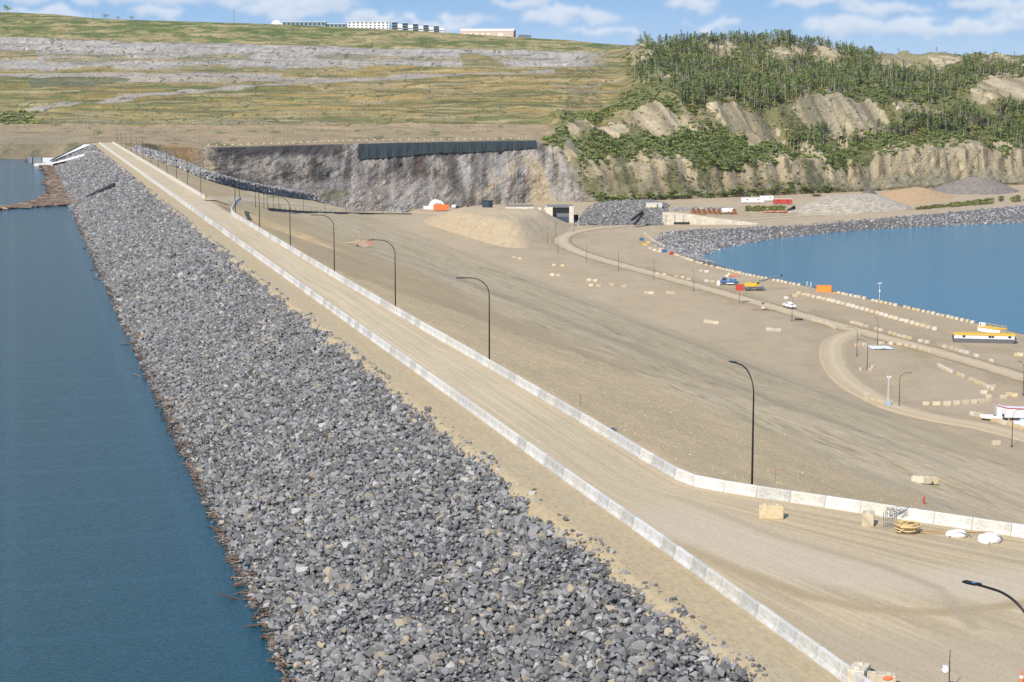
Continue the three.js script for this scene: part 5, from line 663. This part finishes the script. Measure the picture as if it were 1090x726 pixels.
{ // camp and warehouse on the plateau, masts
  const sky = (X) => hillRaw(X, 7).setY(hillRaw(X, 7).y), px = 2170 / 2019;
  const dorm = (X0, X1, h, m, label, storeys) => { const a = sky((X0 + X1) / 2), w = (X1 - X0) * px, g = thing('camp_block', label, 'building', a.setZ(a.z - 30).setY(a.y - 1)); part('wall', box(w, h, 12, 0, h / 2, 0), m, g); part('roof', box(w + .8, .5, 13, 0, h + .2, 0), M.white, g); for (let k = 0; k < storeys; k++) { const y = h * (k + .55) / storeys, n = Math.max(3, Math.round(w / 5)); for (let i = 0; i < n; i++) part('window', box(2, h / storeys * .4, .2, (i + .5) / n * w - w / 2, y, 6.05), M.glass, g); } return g; };
  const walls = std([.72, .73, .75], .6), bluewall = std([.2, .27, .33], .5);
  dorm(298, 344, 5, bluewall, 'low dark blue camp block on the skyline left of the white dormitory', 1); dorm(345, 366, 4.5, bluewall, 'short dark camp block joined to the white dormitory on the skyline', 1);
  dorm(368, 413, 8.5, walls, 'long white dormitory block on the skyline', 3);
  for (let i = 0; i < 5; i++) { const X = 416 + i * 11.2, g = dorm(X, X + 5, 9.6 - i * .4, std([.12, .18, .2], .4), 'dark glazed stair tower of the camp, number ' + ['one', 'two', 'three', 'four', 'five'][i] + ' counted from the white dormitory', 3); part('annex', box(6.2 * px, 7.5 - i * .4, 11, 5.6 * px, 3.7 - i * .2, -1), walls, g); part('annex_window', box(5 * px, .9, .2, 5.6 * px, 2.6, 4.55), M.glass, g); }
  const t = thing('camp_tent', 'white domed tent on the skyline at the left end of the camp', 'tent', sky(291).add(new THREE.Vector3(0, -1, -30))); part('dome', new THREE.SphereGeometry(1, 20, 10, 0, 6.3, 0, 1.57).scale(6.5, 6, 6), M.white, t); part('awning', box(9, 2.2, 6, 9.5, 1.6, 0), M.white, t);
  const w = thing('warehouse', 'long pale gabled warehouse on the skyline right of the camp', 'warehouse', sky(519).add(new THREE.Vector3(0, -2, -32)), -.12); const tan = std([.55, .45, .36], .7), W2 = 62; part('wall', box(W2, 6.5, 20, 0, 3.2, 0), tan, w); part('gable', extr([[-10, 0], [10, 0], [10, 6.6], [0, 9.6], [-10, 6.6]], .6).rotateY(Math.PI / 2).translate(W2 / 2, 0, 0), std([.4, .3, .25], .8), w); for (const s of [-1, 1]) part('roof', box(W2 + 1, .4, 10.9, 0, 8.2, s * 5.1, s * .29), std([.72, .62, .55], .6), w); part('door', box(5, 4.5, .3, 16, 2.3, 10.1), M.white, w); for (let i = 0; i < 5; i++) part('window', box(3, 1.6, .3, -26 + i * 7, 3.6, 10.1), M.white, w);
  for (const [X, h, l] of [[249, 15, 'thin tall antenna mast on the grassy skyline left of the camp'], [99, 8, 'thin short mast on the grassy skyline above the dam end']]) { const m = thing('antenna_mast', l, 'mast', sky(X)); part('mast', bar([0, -1, 0], [0, h, 0], .32, 5, .16), M.grey, m); part('crossarm', box(2.2, .3, .3, 0, h * .85, 0), M.grey, m); }
  for (const [X, w2, l] of [[556, 9, 'dark small shed just right of the warehouse'], [563, 6, 'lower dark shed second right of the warehouse']]) { const m = thing('skyline_shed', l, 'shed', sky(X).add(new THREE.Vector3(0, -1, -20))); part('wall', box(w2, 4, 6, 0, 2, 0), M.grey, m); part('roof', box(w2 + .5, .4, 6.6, 0, 4.1, 0), bluewall, m); }
}

// ---------------------------------------------------------------- small things near the crest road
{
  const r = atLevel(966, 567, .02), coil = thing('hose_coil', 'tangled coil of tan hose in front of the right barriers', 'hose', r), pts = []; reseed(8); for (let i = 0; i < 120; i++) { const a = i * .62, k = .45 + .5 * hash(i >> 3, 2) + .1 * rnd(); pts.push([Math.cos(a) * k * 1.05 + .12 * Math.sin(i), .08 + .62 * hash(i >> 2, 9) * (1.25 - k) + .012 * (i / 3), Math.sin(a) * k * .9]); } part('coil', tube(pts, .045, 900, 5), std([.62, .46, .22], .75), coil); part('loose_end', tube([[.9, .1, .2], [1.4, .05, .4], [2.2, .05, .3], [3.4, .05, .15]], .045, 20, 5), std([.5, .36, .2], .8), coil);
  const wire = (X, Y, n, l) => { const g = thing('wire_roll', l, 'wire roll', atLevel(X, Y, .02), -.3); for (let i = 0; i < n; i++) { part('stake', bar([i * .16 - .3, 0, .1 * (i % 2)], [i * .16 - .36, 1.05 + .15 * hash(i, 5), -.1], .03, 5), M.steel, g); } part('wire', join(bar([-.4, .35, 0], [n * .16 - .3, .35, 0], .015, 4), bar([-.4, .7, -.05], [n * .16 - .3, .7, -.05], .015, 4), bar([-.4, .95, -.08], [n * .16 - .3, .95, -.08], .015, 4)), M.steel, g); }; wire(945, 561, 7, 'bundle of grey steel stakes leaning beside the hose coil'); 
  const w2 = thing('wire_mesh', 'crumpled grey wire mesh lying behind the barriers beside the stakes', 'wire mesh', atLevel(957, 551, .1)); const ws = []; for (let i = 0; i < 26; i++) ws.push(bar([rnd() * 2.4 - 1.2, .05 + rnd() * .9, rnd() * .6], [rnd() * 2.4 - 1.2, .1 + rnd() * .9, rnd() * .6], .02, 4)); part('wire', join(ws), M.steel, w2);
  const bag = (X, Y, s, l) => { const g = thing('bulk_bag', l, 'bag', atLevel(X, Y, .02), rnd()); const sg = new THREE.SphereGeometry(1, 26, 14), p = sg.attributes.position; for (let i = 0; i < p.count; i++) { const x = p.getX(i), y = p.getY(i), z = p.getZ(i), k = .82 + .36 * fbm(x * 2.3 + s * 3, z * 2.3 + y * 2, 3); p.setXYZ(i, x * k * s, Math.max(0, (y + .35) * .62 * k * s * .8), z * k * s * .85); } sg.computeVertexNormals(); part('bag', sg, M.tarp, g); part('strap', tube([[-s, .1, .3], [-s * .3, .55 * s, .5], [s * .5, .3, .8 * s], [s * 1.2, .04, .5]], .035, 20, 5), M.grey, g); }; bag(1018, 571, .78, 'smaller white bulk bag in front of the right barriers'); bag(1053, 576.5, .95, 'larger white bulk bag nearest the right edge before the barriers');
  const pl = thing('timber_plank', 'long grey plank lying at the barrier foot between hose coil and bags', 'plank', atLevel(997, 566, .05), -.1); part('plank', box(3.4, .08, .25, 0, .06, 0), M.wood, pl); part('second_plank', box(2.4, .07, .2, 3.2, .05, -.1), M.wood, pl);
  const st = thing('survey_stake', 'thin pale survey stake on the gravel just right of the bend lamp', 'stake', ground(825.5, 512)); part('stake', box(.06, 1.2, .06, 0, .6, 0), M.steel, st); part('flag', box(.2, .16, .02, .1, 1.15, 0), M.orange, st);
  const s2 = copy(st, ground(498, 375), 0, 'thin survey stake on the gravel slope left of the second street lamp'), s3 = copy(st, ground(618, 432), .4, 'thin survey stake on the gravel slope in the middle of the right barrier row');
  const pb = thing('plastic_board', 'pale grey board lying on the slope just behind the right barriers', 'board', ground(647, 457.5), -.4); part('board', rbox(1.7, .06, .9, .02, 0, .12, 0), M.steel, pb); part('prop', box(.2, .3, .2, .6, .1, .2), M.black, pb);
  const ob = thing('orange_bag', 'small orange bag lying on the low block at the bottom edge', 'bag', atLevel(945, 724, .83)); const og = new THREE.SphereGeometry(.24, 14, 8).scale(1.2, .5, .8); part('bag', og.translate(0, .1, 0), std([.8, .16, .06], .7), ob); part('tie', cyl(.03, .05, .12, .2, .2, 0), M.orange, ob);
  const mat2 = thing('green_mat', 'folded dark green mat between the two blocks at the bottom edge', 'mat', atLevel(926, 722.5, .02), .3); part('mat', rbox(.95, .3, 1.1, .05, 0, .16, 0), std([.02, .045, .04], .8), mat2); part('fold', rbox(.6, .12, 1, .04, .1, .36, 0), std([.025, .05, .045], .8), mat2);
  const wood = thing('timber_stakes', 'loose wooden stakes leaning against the left barrier at the bottom edge', 'stakes', atLevel(899, 712, .02), .5); for (let i = 0; i < 5; i++) part('stake', bar([i * .12 - .3, .03, .2 + .1 * i], [i * .1 - .6, .16 + .05 * i, -.9], .03, 4), M.wood, wood);
  const cam = thing('camera_pole', 'thin pole with a round white camera housing at the bottom right', 'camera pole', atLevel(1010, 735, .02)); part('pole', bar([0, 0, 0], [0, 2.3, 0], .035, 6, .02), M.dark, cam); part('housing', new THREE.SphereGeometry(.2, 14, 10).translate(-.22, 1.15, 0), M.white, cam); part('bracket', box(.3, .06, .08, -.1, 1.15, 0), M.dark, cam); part('hood', box(.26, .05, .3, -.24, 1.36, 0), M.white, cam);
  const cone = thing('traffic_cone', 'orange traffic cone with white collar in the bottom right corner', 'traffic cone', atLevel(1087, 728, .02)); part('base', box(.36, .05, .36, 0, .03, 0), M.orange, cone); part('cone', cyl(.04, .15, .7, 0, .4, 0, 16), M.orange, cone); part('collar', cyl(.09, .112, .15, 0, .42, 0, 16), M.white, cone);
  const rb = thing('red_board', 'red brown board standing among pink blocks on the slope below the fence', 'board', ground(393.5, 263)); part('board', box(2.8, 2.2, .15, 0, 1.4, 0), std([.36, .22, .17], .8), rb); part('post', join(box(.2, 3, .2, -1.3, 1.4, -.15), box(.2, 3, .2, 1.3, 1.4, -.15)), M.rust, rb);
  const pink = std([.72, .56, .46], .9, { map: concreteTex }); for (const [X, Y] of [[381, 258.5], [387, 259], [382, 262], [389, 262.5], [376, 260.5]]) block(ground(X, Y), .1, 'pinkish block beside the red brown board on the slope', 'pinkish blocks by the board', 1.3).material = pink;
  const dk = thing('dark_fence', 'short tan log lying left of the pinkish blocks on the slope', 'log', ground(372, 259.5)); part('log', cyl(.25, .3, 4, 0, .3, 0, 8, 0, Math.PI / 2), M.wood, dk); part('stump', cyl(.3, .35, .4, 2.4, .2, .3, 8), M.wood, dk); dk.name = 'timber_log';
  for (const [X, Y, m, l] of [[683, 256, M.blue, 'dark blue crate at the near end of the rocky cove edge'], [686, 261, M.yellow, 'yellow tan crate at the near end of the rocky cove edge'], [707, 268.5, M.blue, 'blue crate on the cove edge among the blocks'], [715, 271, M.red, 'small red crate on the cove edge among the blocks']]) { const c = thing('equipment_crate', l, 'crate', ground(X, Y), .3); part('box', rbox(2, 1.3, 1.3, .06, 0, .7, 0), m, c); part('lid', rbox(2.05, .15, 1.35, .04, 0, 1.4, 0), M.grey, c); }
  const pw = resample([[685, 249], [690, 253], [697, 258], [706, 263]].map(([X, Y]) => ground(X, Y)), 4.2); pw.forEach((p, i) => i && block(p, yawAlong(pw[i - 1], p), 'pale slab set on edge along the head of the rocky cove', 'slabs at the head of the cove', [2.4, 1.5, .7]));
}
renderer.render(scene, camera);
